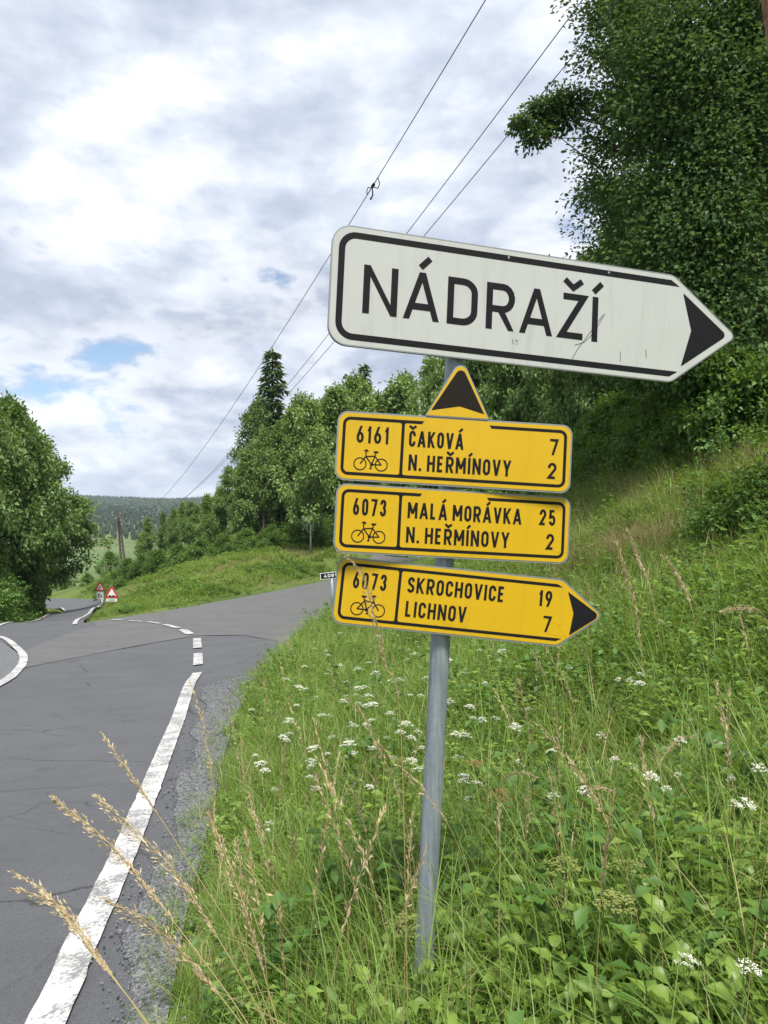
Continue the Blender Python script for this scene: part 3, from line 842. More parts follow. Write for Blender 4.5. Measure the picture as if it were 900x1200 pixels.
def clamps(sign, c, n, vdir, hs):
    """pipe clamps on the back of a sign, round the post"""
    inv = sign.matrix_world.inverted()
    for hoff in hs:
        zc_ = c[2] + CAM[2] + hoff
        p = post_at(zc_)
        ring = [p + Vector((0.0325 * math.cos(a), 0.0325 * math.sin(a), 0)) for a in np.linspace(0, 2 * math.pi, 17)]
        mb_ = MB(); mb_.tube([inv @ q for q in ring], 0.0055, 6)
        back = p - POST_V * 0 + n * 0.026
        lp = inv @ p
        for sx in (-0.045, 0.045):
            mb_.box((lp.x + sx, lp.y, -0.0105), (0.012, 0, 0), (0, 0.012, 0), (0, 0, 0.0085))
        mb_.box((lp.x, lp.y, -0.007), (0.07, 0, 0), (0, 0.011, 0), (0, 0, 0.004))
        kid('clamp', mb_.mesh('clamp', M['alu'], True), sign)

# ---- the large white arrow sign
k = 1.0476
def S(*pts): return [(x * k, y * k) for x, y in pts]
sg = empty('direction_sign')
tag(sg, 'large white arrow sign reading NÁDRAŽÍ at the top of the leaning post', 'sign')
nrm = frame_at(sg, (0.3866, 2.1967, 0.6635), (0.96848, 0.24386, -0.05075), (0.04545, 0.02731, 0.99859))
out = S((-0.531, -0.165), (0.520, -0.165), (0.748, 0.0), (0.520, 0.165), (-0.531, 0.165))
rad = [0.056, 0.05, 0.018, 0.05, 0.056]
rim_o = round_poly(out, rad)
kid('plate', plate_mesh('plate', rim_o, -0.010, 0.0, M['alu']), sg)
kid('edge_rim', line_mesh('edge_rim', [(round_poly(inset(out, 0.0015), rad), True)], 0.003, M['alu'], 0.0012), sg)
face_o = round_poly(inset(out, 0.0035), [r - 0.003 for r in rad])
kid('face', plate_mesh('face', face_o, 0.0002, 0.0009, M['white_sheet']), sg)
# black frame line, open towards the arrow head
bo, th = 0.148 * k, 0.0175 * k
xl, xr = -0.5115 * k, 0.512 * k
kc = 0.05
outer = [(xr, bo)] + arc(xl + kc, bo - kc, kc, kc, 90, 180, 8) + arc(xl + kc, -bo + kc, kc, kc, 180, 270, 8) + [(xr, -bo)]
ki = kc - th
inner = [(xr + 0.031, bo - th)] + arc(xl + kc, bo - kc, ki, ki, 90, 180, 8) + arc(xl + kc, -bo + kc, ki, ki, 180, 270, 8) + [(xr + 0.031, -bo + th)]
def band_mesh(name, outer, inner, material, z=0.0014):
    n = len(outer); mb = MB()
    mb.add([(x, y, z) for x, y in outer] + [(x, y, z) for x, y in inner], [(i, i + 1, n + i + 1, n + i) for i in range(n - 1)])
    return mb.mesh(name, material)
kid('frame_line', band_mesh('frame_line', outer, inner, M['black']), sg)
kid('arrow_head', plate_mesh('arrow_head', round_poly(S((0.5515, -0.114), (0.7135, 0.0), (0.5535, 0.114), (0.585, 0.0)), [0.002, 0.014, 0.002, 0]), 0.0010, 0.0014, M['black']), sg)
cap = 0.1335 * k; wst = 0.0190 * k
letters = [('N', -0.4395, -0.3425), ('Á', -0.3255, -0.2205), ('D', -0.1985, -0.1085), ('R', -0.0825, 0.0045), ('A', 0.0195, 0.1240), ('Ž', 0.1430, 0.2300), ('Í', 0.2495, 0.2685)]
for ch, a, b in letters:
    kid('letter', text_mesh('letter', ch, a * k, b * k, -0.0705 * k, cap, wst, M['black']), sg)
for sc_ in (S((0.182, -0.145), (0.205, -0.10), (0.232, -0.062), (0.262, -0.02), (0.285, 0.012)), S((0.196, -0.088), (0.226, -0.076), (0.256, -0.045), (0.292, 0.018)),
            S((0.0, -0.093), (0.004, -0.107)), S((0.008, -0.095), (0.016, -0.094), (0.014, -0.108)), S((0.345, -0.09), (0.347, -0.12)), S((0.43, -0.075), (0.433, -0.10))):
    kid('scratch', line_mesh('scratch', [(sc_, False)], 0.0013, M['black_brown'], 0.0018), sg)
for sx, sy in ((-0.02, 0.142), (0.30, 0.142)):
    mb = MB()
    mb.add([(sx * k + 0.004 * math.cos(2 * math.pi * i / 10), sy * k + 0.004 * math.sin(2 * math.pi * i / 10), 0.0021) for i in range(10)], [tuple(range(10))])
    kid('rivet', mb.mesh('rivet', M['alu']), sg)
clamps(sg, (0.3866, 2.1967, 0.6635), nrm, None, (-0.07, 0.09))

# ---- the three yellow cycle-route signs
def yellow(label, c, e, v, W, Hh, k, number, sep_x, nx, bike_x, lines, dists, gap=None, arrow=False, uptri=False):
    o = empty('cycle_route_sign'); tag(o, label, 'sign', 'yellow cycle route signs on the post')
    n = frame_at(o, c, e, v)
    w2, h2 = W / 2, Hh / 2
    if arrow:
        out = [(-w2, -h2), (0.337 * k, -h2), (0.468 * k, 0.003), (0.337 * k, h2), (-w2, h2)]; rad = [0.030, 0.03, 0.018, 0.03, 0.030]
    else:
        out = [(-w2, -h2), (w2, -h2), (w2, h2), (-w2, h2)]; rad = [0.030] * 4
    kid('plate', plate_mesh('plate', round_poly(out, rad), -0.009, 0.0, M['alu']), o)
    kid('face', plate_mesh('face', round_poly(inset(out, 0.0050), [r - 0.004 for r in rad]), 0.0002, 0.0009, M['yellow_sheet']), o)
    t_ = 0.0088 * k; ins = 0.0160 * k
    il = round_poly(inset(out, ins + t_ / 2), [0.018] * len(out))
    xl, xr, yb, yt = -w2 + ins + t_ / 2, w2 - ins - t_ / 2, -h2 + ins + t_ / 2, h2 - ins - t_ / 2
    rr = 0.017
    if arrow:
        xe = 0.337 * k
        o_, i_ = [(xe - 0.014, yt + t_ / 2)], [(xe + 0.002, yt - t_ / 2)]
        o_ += arc(xl + rr, yt - rr, rr + t_ / 2, rr + t_ / 2, 90, 180, 6) + arc(xl + rr, yb + rr, rr + t_ / 2, rr + t_ / 2, 180, 270, 6) + [(xe - 0.006, yb - t_ / 2)]
        i_ += arc(xl + rr, yt - rr, rr - t_ / 2, rr - t_ / 2, 90, 180, 6) + arc(xl + rr, yb + rr, rr - t_ / 2, rr - t_ / 2, 180, 270, 6) + [(xe + 0.010, yb + t_ / 2)]
    else:
        g0, g1 = gap
        o_, i_ = [(g0, yt + t_ / 2)], [(g0 - 0.006, yt - t_ / 2)]
        for cx, cy, a0 in ((xl + rr, yt - rr, 90), (xl + rr, yb + rr, 180), (xr - rr, yb + rr, 270), (xr - rr, yt - rr, 360)):
            o_ += arc(cx, cy, rr + t_ / 2, rr + t_ / 2, a0, a0 + 90, 6); i_ += arc(cx, cy, rr - t_ / 2, rr - t_ / 2, a0, a0 + 90, 6)
        o_ += [(g1, yt + t_ / 2)]; i_ += [(g1 + 0.006, yt - t_ / 2)]
    kid('frame_line', band_mesh('frame_line', o_, i_, M['black']), o)
    # dividing bar with the rounded corners of the two fields
    mb = MB(); f_ = 0.006
    xs0, xs1, y0_, y1_ = sep_x - t_ / 2, sep_x + t_ / 2, yb + t_ / 2, yt - t_ / 2
    mb.add([(xs0, y0_, 0.00142), (xs1, y0_, 0.00142), (xs1, y1_, 0.00142), (xs0, y1_, 0.00142)], [(0, 1, 2, 3)])
    for cx, cy, sx, sy in ((xs0, y0_, -1, 1), (xs1, y0_, 1, 1), (xs0, y1_, -1, -1), (xs1, y1_, 1, -1)):
        fan = [(cx, cy, 0.00142)] + [(cx + sx * f_ * (1 - math.cos(a)), cy + sy * f_ * (1 - math.sin(a)), 0.00142) for a in np.linspace(0, math.pi / 2, 5)]
        mb.add(fan, [(0, i, i + 1) if sx * sy > 0 else (0, i + 1, i) for i in range(1, 5)])
    kid('dividing_bar', mb.mesh('dividing_bar', M['black']), o)
    kid('route_number', text_mesh('route_number', number, nx[0], nx[1], 0.0105 * k, 0.0490 * k, 0.0072 * k, M['black'], space=0.24), o)
    kid('bicycle_symbol', bike_mesh('bicycle_symbol', bike_x[0], bike_x[1], -0.0690 * k, arrow), o)
    for s, a, b, y in lines:
        kid('lettering', text_mesh('lettering', s, a, b, y, 0.0462 * k, 0.0074 * k, M['black'], space=0.17), o)
    for s, a, b, y in dists:
        kid('distance', text_mesh('distance', s, a, b, y, 0.0470 * k, 0.0074 * k, M['black'], space=0.22), o)
    if uptri:
        tri_o = [(-0.0915 * k, 0.0995 * k), (0.0965 * k, 0.0995 * k), (0.0060 * k, 0.279 * k)]
        tr = [0.004, 0.004, 0.022]
        ap = kid('arrow_plate', plate_mesh('arrow_plate', round_poly(tri_o, tr, 9), -0.006, 0.0026, M['alu']), o)
        kid('face', plate_mesh('face', round_poly(inset(tri_o, 0.003), [0.003, 0.003, 0.020], 9), 0.0027, 0.0033, M['yellow_sheet']), ap)
        kid('arrow_head', plate_mesh('arrow_head', round_poly([(-0.0745 * k, 0.1170 * k), (0.0075 * k, 0.1335 * k), (0.0800 * k, 0.1150 * k), (0.0070 * k, 0.2545 * k)], [0.001, 0, 0.001, 0.015], 8), 0.0034, 0.0038, M['black_brown']), ap)
    if arrow:
        kid('arrow_head', plate_mesh('arrow_head', round_poly([(0.3690 * k, -0.0635 * k), (0.4560 * k, 0.003 * k), (0.3545 * k, 0.0650 * k), (0.3765 * k, 0.003 * k)], [0.001, 0.012, 0.001, 0]), 0.0010, 0.0014, M['black']), o)
    clamps(o, c, n, None, (-0.035, 0.04))
    return o
k1, k2, k3 = 1.0072, 0.9883, 0.9682
yellow('yellow cycle route sign numbered 6161 with a black arrow pointing up, listing ČAKOVÁ', (0.205, 2.142, 0.2232), (0.99748, 0.04079, -0.05802), (0.05682, 0.02998, 0.99793), 0.6881, 0.2014, k1,
       '6161', -0.152 * k1, (-0.2845 * k1, -0.193 * k1), (-0.2890 * k1, -0.1905 * k1),
       [('ČAKOVÁ', -0.1335 * k1, 0.0250 * k1, 0.0085 * k1), ('N. HEŘMÍNOVY', -0.1315 * k1, 0.1660 * k1, -0.0605 * k1)],
       [('7', 0.2760 * k1, 0.3010 * k1, 0.0095 * k1), ('2', 0.2730 * k1, 0.2985 * k1, -0.0600 * k1)], gap=(-0.0925 * k1, 0.0975 * k1), uptri=True)
yellow('middle yellow cycle route sign numbered 6073, listing MALÁ MORÁVKA', (0.2035, 2.1376, 0.0139), (0.99167, 0.11606, -0.05591), (0.05281, 0.02958, 0.99817), 0.6929, 0.1977, k2,
       '6073', -0.1625 * k2, (-0.2995 * k2, -0.203 * k2), (-0.3005 * k2, -0.2010 * k2),
       [('MALÁ MORÁVKA', -0.1400 * k2, 0.2010 * k2, 0.0105 * k2), ('N. HEŘMÍNOVY', -0.1410 * k2, 0.1670 * k2, -0.0610 * k2)],
       [('25', 0.2555 * k2, 0.3050 * k2, 0.0125 * k2), ('2', 0.2790 * k2, 0.3030 * k2, -0.0590 * k2)], gap=(-0.1000 * k2, 0.0935 * k2))
yellow('lowest yellow cycle route sign, an arrow pointing aside, listing SKROCHOVICE and LICHNOV', (0.1812, 2.1288, -0.207), (0.99468, 0.00111, -0.10301), (0.10293, 0.03003, 0.99424), 0.65, 0.1936, k3,
       '6073', -0.1455 * k3, (-0.2835 * k3, -0.1840 * k3), (-0.2835 * k3, -0.1800 * k3),
       [('SKROCHOVICE', -0.1215 * k3, 0.1680 * k3, 0.0140 * k3), ('LICHNOV', -0.1205 * k3, 0.0605 * k3, -0.0575 * k3)],
       [('19', 0.2700 * k3, 0.3095 * k3, 0.0145 * k3), ('7', 0.2890 * k3, 0.3140 * k3, -0.0600 * k3)], arrow=True)


# ------------------------------------------------------------------ small signs along the roads
def warning_sign(name, label, px, base_y, tri_c, Y, side, picto, plate=None):
    b = at(px[0], base_y, Y)
    root = empty(name, (b[0], b[1], h1(b[0], b[1])))
    tag(root, label, 'sign')
    base = Vector(root.location)
    c = Vector(at(tri_c[0], tri_c[1], Y))
    h = side * 0.866
    mb = MB(); mb.tube([Vector((b[0], b[1] + 0.06, base.z - 0.2)) - base, Vector((c.x, c.y + 0.06, c.z + h * 0.45)) - base], 0.03, 10)
    kid('post', mb.mesh('post', M['galv'], True), root)
    def lay(nm, outline, z0, z1, m_, parent=root):
        me = plate_mesh(nm, outline, z0, z1, m_)
        for v_ in me.vertices: v_.co = (Vector((v_.co.x + c.x, c.y - v_.co.z, v_.co.y + c.z)) - base)
        me.update(); return kid(nm, me, parent)
    T3 = [(-side / 2, -h / 3), (side / 2, -h / 3), (0, 2 * h / 3)]
    bd = lay('plate', round_poly(T3, 0.05), -0.01, 0.01, M['alu'])
    lay('red_border', round_poly(inset(T3, 0.012), 0.045), 0.011, 0.013, M['red'])
    lay('white_field', round_poly(inset(T3, 0.105), 0.02), 0.014, 0.016, M['whitesmall'])
    for pl in picto: lay('pictogram', [(x * side, y * side) for x, y in pl], 0.017, 0.019, M['black'])
    if plate:
        w_, hh, off_, txt = plate
        pl = lay('supplement_plate', round_poly([(-w_ / 2, off_ - hh), (w_ / 2, off_ - hh), (w_ / 2, off_), (-w_ / 2, off_)], 0.02), -0.01, 0.01, M['whitesmall'])
        if txt:
            me = text_mesh('lettering', txt, -w_ * 0.30, w_ * 0.30, off_ - hh * 0.78, hh * 0.55, hh * 0.11, M['black'], 0.014)
            for v_ in me.vertices: v_.co = (Vector((v_.co.x + c.x, c.y - v_.co.z, v_.co.y + c.z)) - base)
            kid('lettering', me, pl)
        else:
            for i in range(5):
                lay('lettering', [(-0.19 + i * 0.078, off_ - hh * 0.75), (-0.145 + i * 0.078, off_ - hh * 0.75), (-0.145 + i * 0.078, off_ - hh * 0.25), (-0.19 + i * 0.078, off_ - hh * 0.25)], 0.011, 0.013, M['black'], pl)
    return root
bumps = [[(-0.22, -0.20)] + [(-0.12 + 0.08 * math.cos(a), -0.17 + 0.07 * math.sin(a)) for a in np.linspace(math.pi, 0, 8)] + [(0, -0.175)] + [(0.12 + 0.08 * math.cos(a), -0.17 + 0.07 * math.sin(a)) for a in np.linspace(math.pi, 0, 8)] + [(0.22, -0.20), (0.22, -0.215), (-0.22, -0.215)]]
bend = [[(-0.13, -0.16), (-0.07, -0.16), (-0.07, -0.06), (0.07, -0.06), (0.07, 0.06), (0.13, 0.06), (0.04, 0.16), (-0.05, 0.06), (0.01, 0.06), (0.01, 0.0), (-0.13, 0.0)]]
warning_sign('warning_sign', 'red-edged triangular warning sign with two road humps, nearer of the pair', (131.5,), 721, (131, 695.5), 43, 0.88, bumps, (0.62, 0.16, -0.30, None))
warning_sign('warning_sign', 'red-edged triangular warning sign with a bend arrow above a white 2x plate', (118,), 709, (117.3, 688.5), 56, 0.88, bend, (0.52, 0.56, -0.33, '2x'))

# low road-number plate at the edge of the side road
b = at(391, 727, 21.5)
np_root = empty('road_number_plate', (b[0], b[1], h1(b[0], b[1])))
tag(np_root, 'small black plate reading 4081 on a short grey post by the side road', 'plate')
base = Vector(np_root.location)
c = Vector(at(386, 674.3, 21.5))
mb = MB(); mb.tube([Vector((b[0], b[1] + 0.05, base.z - 0.2)) - base, Vector((c.x + 0.06, c.y + 0.05, c.z + 0.10)) - base], 0.05, 10)
kid('post', mb.mesh('post', M['galv'], True), np_root)
e_ = Vector((0.99, 0.10, 0.09)).normalized()
def lay2(nm, me, par):
    up = Vector((-0.09, 0, 1)).normalized(); nn = e_.cross(up)
    for v_ in me.vertices:
        p = c + e_ * v_.co.x + up * v_.co.y + nn * v_.co.z
        v_.co = p - base
    me.update(); return kid(nm, me, par)
pl = lay2('plate', plate_mesh('plate', round_poly([(-0.27, -0.10), (0.27, -0.10), (0.27, 0.09), (-0.27, 0.09)], 0.02), -0.01, 0.004, M['whitesmall']), np_root)
lay2('face', plate_mesh('face', round_poly([(-0.25, -0.083), (0.25, -0.083), (0.25, 0.073), (-0.25, 0.073)], 0.01), 0.005, 0.008, M['black']), pl)
lay2('digits', text_mesh('digits', '4081', -0.16, 0.20, -0.053, 0.096, 0.021, M['whitesmall'], 0.012), pl)


# ------------------------------------------------------------------ power line: two lattice masts and three wires
def mast(label, foot, top, w0, w1, arms, n=9, legr=0.05, m_='rust'):
    root = empty('lattice_mast', foot); tag(root, label, 'power mast', 'masts of the overhead line')
    foot, top = Vector(foot), Vector(top)
    ax = (top - foot)
    def P(t_, sx, sy): 
        ww = w0 + (w1 - w0) * t_
        return ax * t_ + Vector((sx * ww / 2, sy * ww / 2, 0))
    for sx in (-1, 1):
        for sy in (-1, 1):
            mb = MB(); a, b_ = P(-0.03, sx, sy), P(1, sx, sy)
            d = (b_ - a)
            mb.box((a + b_) / 2 + Vector((0, -sy * legr * 0.45, 0)), d / 2, Vector((legr * 0.12, 0, 0)), Vector((0, legr * 0.5, 0)))
            mb.box((a + b_) / 2 + Vector((-sx * legr * 0.45, 0, 0)), d / 2, Vector((legr * 0.5, 0, 0)), Vector((0, legr * 0.12, 0)))
            kid('leg', mb.mesh('leg', M[m_]), root)
    mb = MB()
    for i in range(n):
        t0, t1 = i / n, (i + 1) / n
        for (s0, s1) in (((-1, -1), (1, -1)), ((1, -1), (1, 1)), ((1, 1), (-1, 1)), ((-1, 1), (-1, -1))):
            if i % 2: s0, s1 = s1, s0
            mb.tube([P(t0, *s0), P(t1, *s1)], legr * 0.22, 4)
            mb.tube([P(t1, *s0), P(t1, *s1)], legr * 0.18, 4)
    kid('lattice', mb.mesh('lattice', M[m_]), root)
    for p in arms:
        p = Vector(p) - foot
        q = ax * min(0.985, p.z / ax.z)
        mb = MB(); mb.tube([q, p], legr * 0.5, 6); kid('crossarm', mb.mesh('crossarm', M[m_]), root)
        mb = MB(); mb.tube([p, p + Vector((0, 0, 0.06)), p + Vector((0, 0, 0.1)), p + Vector((0, 0, 0.22))], [0.02, 0.055, 0.045, 0.05], 8); kid('insulator', mb.mesh('insulator', M['alu'], True), root)
    return root
far_top = at(137.8, 598, 100); far_foot = np.array(at(146, 676, 100)); 
far_foot = far_foot + (far_foot - far_top) * 0.08
far_foot[2] = min(far_foot[2], h1(far_foot[0], far_foot[1]))
wa = at(132, 601.5, 100); wb = at(139, 606, 99.0); wc = at(141.5, 611, 98.5)
near_arm = [Vector((3.63, 6.2, 10.8)), Vector((4.98, 6.2, 10.6)), Vector((5.54, 6.2, 10.5))]
mast('far rusty lattice power mast leaning above the bushes in the valley', far_foot, far_top, 0.75, 0.22, [wa, wb, wc], 12, 0.11, 'darkrust')
nf = (4.52, 6.7, h1(4.52, 6.7))
nt = Vector((3.08, 6.5, 10.95))
mast('rust-brown power mast rising at the upper edge beside the tall oak', nf, nt, 0.60, 0.30, near_arm, 12, 0.10)

def wire(label, far, pts, near, extra=None):
    """wire through points read off the photograph (pixel + distance), from far mast to near mast"""
    root = empty('overhead_wire', near); tag(root, label, 'wire', 'wires of the overhead line')
    P = np.array([near] + [at(*p) for p in pts] + [far])
    s = np.hypot(P[:, 0] - near[0], P[:, 1] - near[1])
    # parabola in the vertical plane (a sagging wire), fitted through the points with the two ends fixed
    L = s[-1]
    lin = P[0, 2] + (P[-1, 2] - P[0, 2]) * s / L
    qb = s * (L - s)
    kf = ((P[:, 2] - lin) @ qb) / (qb @ qb)
    t_ = np.linspace(0, 1, 60) ** 1.7 * L
    X = P[0, 0] + (P[-1, 0] - P[0, 0]) * t_ / L; Yy = P[0, 1] + (P[-1, 1] - P[0, 1]) * t_ / L
    Z = P[0, 2] + (P[-1, 2] - P[0, 2]) * t_ / L + kf * t_ * (L - t_)
    nb = Vector(near)
    mb = MB(); mb.tube([Vector((a, b_, c_)) - nb for a, b_, c_ in zip(X, Yy, Z)], 0.0085, 5)
    kid('strand', mb.mesh('strand', M['wire'], True), root)
    return root, (X, Yy, Z)
w1_, (X1, Y1, Z1) = wire('uppermost overhead wire, with a looped splice above the white sign', wa, [(575, 0, 11), (437, 235, 15.3), (300, 455, 25), (195, 578, 48.6)], near_arm[0])
wire('middle overhead wire running from the oak towards the valley mast', wb, [(683, 18, 11), (600, 130, 13.1), (492, 275, 16.1), (388, 405, 22), (350, 450, 25.5)], near_arm[1])
wire('lowest overhead wire, disappearing behind the white sign', wc, [(680, 68, 11.9), (590, 187, 14.2), (520, 278, 16.2), (405, 418, 24)], near_arm[2])
# splice with two jumper loops on the uppermost wire
def on_wire(y): return Vector((np.interp(y, Y1, X1), y, np.interp(y, Y1, Z1)))
nb = Vector(near_arm[0])
mb = MB()
a, b_ = on_wire(14.9), on_wire(15.45)
d = (b_ - a)
mb.tube([a - nb, a + d * 0.5 - nb, b_ - nb], 0.010, 8)
mb.tube([a + d * 0.35 - nb, a + d * 0.42 - nb, a + d * 0.55 - nb, a + d * 0.62 - nb], [0.012, 0.034, 0.034, 0.012], 8)
mb.tube([a + d * 0.05 - nb, a + d * 0.10 + Vector((0.05, 0, -0.10)) - nb, a + d * 0.30 + Vector((0.06, 0, -0.13)) - nb, a + d * 0.45 + Vector((0, 0, -0.04)) - nb], 0.010, 6)
mb.tube([a + d * 0.62 - nb, a + d * 0.72 + Vector((-0.05, 0, 0.05)) - nb, a + d * 0.9 + Vector((-0.04, 0, 0.02)) - nb, a + d * 1.0 - nb], 0.010, 6)
mb.tube([a + d * 0.55 - nb, a + d * 0.78 + Vector((0.06, 0, -0.10)) - nb, a + d * 0.86 + Vector((0.03, 0, -0.16)) - nb], [0.012, 0.014, 0.02], 6)
kid('splice', mb.mesh('splice', M['wire'], True), w1_)


# ------------------------------------------------------------------ trees
def tree_meshes(seed, hgt, prof, z0, nclump, per, leaf, crad, m_leaf, m_bark, trunk_r, squash=0.7, limbs=True, lean=0.0, extra=(), droop=0.25, fill=0.55, lw=0.62, cluster=None):
    """trunk + limbs mesh and crown mesh. prof(t) is the crown radius at crown height t in 0..1 (metres)"""
    g = np.random.default_rng(seed)
    ph = g.uniform(0, 6.28, 8)
    cz, cr = z0 * hgt, hgt * (1 - z0)
    C = []
    for i in range(nclump):
        t_ = g.uniform(0.0, 1.0) ** 0.9
        a = g.uniform(0, 2 * math.pi)
        lump = 1 + 0.22 * math.sin(2 * a + ph[0] + 5 * t_) + 0.16 * math.sin(5 * a + ph[1] - 9 * t_) + 0.10 * math.sin(9 * a + 17 * t_ + ph[2])
        r = prof(t_) * lump * math.sqrt(g.uniform(fill ** 2, 1.0)) if g.random() < 0.78 else prof(t_) * g.uniform(0.05, fill)
        r = max(0.0, r - crad * 0.55)
        C.append((r * math.cos(a) + lean * t_ * hgt, r * math.sin(a), cz + cr * t_ * (1 - crad / hgt)))
    C = np.array(list(C) + [tuple(e) for e in extra])
    mb = MB()
    tp = [Vector((lean * hgt * max(0, (z - z0)) * 0.9 + 0.02 * hgt * math.sin(5 * z + ph[3]) * z, 0.02 * hgt * math.sin(4 * z + ph[4]) * z, z * hgt)) for z in np.linspace(-0.03, 0.93, 9)]
    mb.tube(tp, [trunk_r * (1.25 if i == 0 else 1 - 0.92 * i / 8) for i in range(9)], 9)
    if limbs:
        sel = range(0, len(C), max(1, len(C) // 70))
        for i in list(sel) + list(range(len(C) - len(extra), len(C))):
            c = Vector(C[i]); r = math.hypot(c.x, c.y)
            zs = max(0.12 * hgt, c.z - (0.35 + 0.5 * g.random()) * (r + 0.5))
            zs = min(zs, 0.85 * hgt)
            f = zs / hgt
            j = min(7, max(0, int((f + 0.03) / 0.96 * 8))); fr = min(1, max(0, (f + 0.03) / 0.96 * 8 - j))
            s_ = tp[j].lerp(tp[j + 1], fr)
            tr = trunk_r * (1 - 0.92 * (j + fr) / 8)
            m1 = s_.lerp(c, 0.4) + Vector((0, 0, 0.10 * r)) + Vector(g.normal(0, 0.04 * (r + 0.3), 3)); m2 = s_.lerp(c, 0.75) + Vector((0, 0, 0.08 * r)) + Vector(g.normal(0, 0.04 * (r + 0.3), 3))
            kk = 0.42 if i < len(C) - len(extra) else 0.16
            mb.tube([s_, m1, m2, c], [tr * kk, tr * kk * 0.7, tr * kk * 0.42, tr * kk * 0.12], 5, cap=False)
    trunk = mb.mesh('trunk', m_bark, True)
    n = len(C) * per
    rad = crad * g.uniform(0.65, 1.25, len(C))
    if extra: rad[len(C) - len(extra):len(C) - len(extra) + 8] *= 0.55
    ci = np.repeat(np.arange(len(C)), per)
    U = rand_dirs(n, g)
    rr = g.uniform(0.25, 1.0, n) ** 0.6
    # small sprays inside every clump so the outline breaks up into twigs
    spray = rand_dirs(len(C) * 9, g).reshape(len(C), 9, 3)
    which = g.integers(0, 9, n)
    U = U * 0.65 + spray[ci, which] * 0.62
    P = C[ci] + U * (rad[ci] * rr)[:, None] * np.array([1, 1, squash])
    P[:, 2] -= droop * rad[ci] * rr * 0.3
    out = P - np.array([0, 0, cz + 0.35 * cr]); out /= np.linalg.norm(out, axis=1)[:, None] + 1e-6
    D = U * 0.7 + out * 0.3 + g.normal(0, 0.45, (n, 3)); D[:, 2] -= droop
    N = np.array([0, 0, 1.0]) * 0.9 + out * 0.35 + g.normal(0, 0.5, (n, 3))
    Ls = leaf * g.uniform(0.65, 1.3, n)
    V, F = leaves_np(P, D, N, Ls, Ls * lw)
    crown = mesh_np('crown', V, F, np.full(len(F), 3), m_leaf)
    return trunk, crown

def spruce_meshes(seed, hgt, rad, m_leaf, per=60, levels=40):
    g = np.random.default_rng(seed)
    mb = MB(); mb.tube([(0, 0, -0.03 * hgt), (0, 0, 0.5 * hgt), (0, 0, hgt)], [0.018 * hgt, 0.010 * hgt, 0.002 * hgt], 8)
    Ps, Ds = [], []
    for i in range(levels):
        t_ = 0.12 + 0.87 * (i + g.uniform(0, 0.8)) / levels
        z = t_ * hgt
        r0 = rad * (1 - t_) ** 0.75 + 0.02 * rad
        nb = int(g.integers(6, 9))
        for b in range(nb):
            a = 2 * math.pi * (b + g.uniform(0, 0.8)) / nb
            L = r0 * g.uniform(0.30, 1.0) * (1.45 if g.random() < 0.2 else 1.0)
            s_ = np.linspace(0.08, 1, 5)
            pts = np.stack([np.cos(a) * L * s_, np.sin(a) * L * s_, z + L * (0.12 * s_ - 0.42 * s_ ** 2 + 0.10 * s_ ** 4)], 1)
            mb.tube([tuple(p) for p in pts], [0.012 * L + 0.006, 0.010 * L + 0.005, 0.008 * L + 0.004, 0.006 * L + 0.003, 0.003 * L + 0.002], 4, cap=False)
            k_ = max(8, int(per * L / rad))
            tt = g.uniform(0.12, 1.03, k_)
            base = np.stack([np.interp(tt, s_, pts[:, j]) for j in range(3)], 1)
            side = np.array([-math.sin(a), math.cos(a), 0])
            sgn = g.choice([-1, 1], k_)[:, None]
            D = side * sgn * g.uniform(0.3, 1.0, (k_, 1)) + np.array([math.cos(a), math.sin(a), 0]) * 0.8 + np.array([0, 0, -0.25]) + g.normal(0, 0.2, (k_, 3))
            Ps.append(base); Ds.append(D)
    P, D = np.concatenate(Ps), np.concatenate(Ds)
    n = len(P)
    Ls = rad * 0.22 * g.uniform(0.6, 1.3, n)
    V, F = leaves_np(P, D, np.array([0, 0, 1.0]) + g.normal(0, 0.35, (n, 3)), Ls, Ls * 0.30, 0.1)
    return mb.mesh('trunk', M['bark'], True), mesh_np('crown', V, F, np.full(len(F), 3), m_leaf)

# prototypes are made at unit-ish real size and scaled when placed
def prof_round(R): return lambda t: R * (0.35 + 0.65 * math.sin(math.pi * min(1, 0.12 + 0.80 * t)) ) * (1 if t < 0.75 else math.sqrt(max(0.05, 1 - ((t - 0.75) / 0.27) ** 2)))
def prof_slim(R): return lambda t: R * (0.55 + 0.45 * math.sin(math.pi * (0.15 + 0.6 * t))) * (1 - 0.75 * t ** 2.2)
def prof_bush(R): return lambda t: R * math.sqrt(max(0.04, 1 - (0.15 + 0.85 * t) ** 2.4))
PROTO = {}
for i in range(4):
    PROTO[f'aspen{i}'] = (10.0, tree_meshes(100 + i, 10.0, prof_slim(1.7 + 0.3 * i), 0.22, 70, 105, 0.24, 0.66, M['aspen'], M['palebark'], 0.09, 0.9, droop=0.35, fill=0.35))
for i in range(3):
    PROTO[f'broad{i}'] = (13.0, tree_meshes(200 + i, 13.0, prof_round(4.2), 0.10, 150, 150, 0.30, 1.05, M['broad'], M['bark'], 0.22))
for i in range(2):
    PROTO[f'high{i}'] = (13.0, tree_meshes(230 + i, 13.0, prof_round(4.2), 0.27, 130, 150, 0.30, 1.05, M['broad'], M['bark'], 0.22))
for i in range(3):
    PROTO[f'bush{i}'] = (2.6, tree_meshes(300 + i, 2.6, prof_bush(1.6), 0.02, 60, 85, 0.135, 0.40, M['bushleaf'], M['bark'], 0.045, 0.85))
for i in range(2):
    PROTO[f'spruce{i}'] = (16.0, spruce_meshes(400 + i, 16.0, 3.0, M['needle']))
used = set()
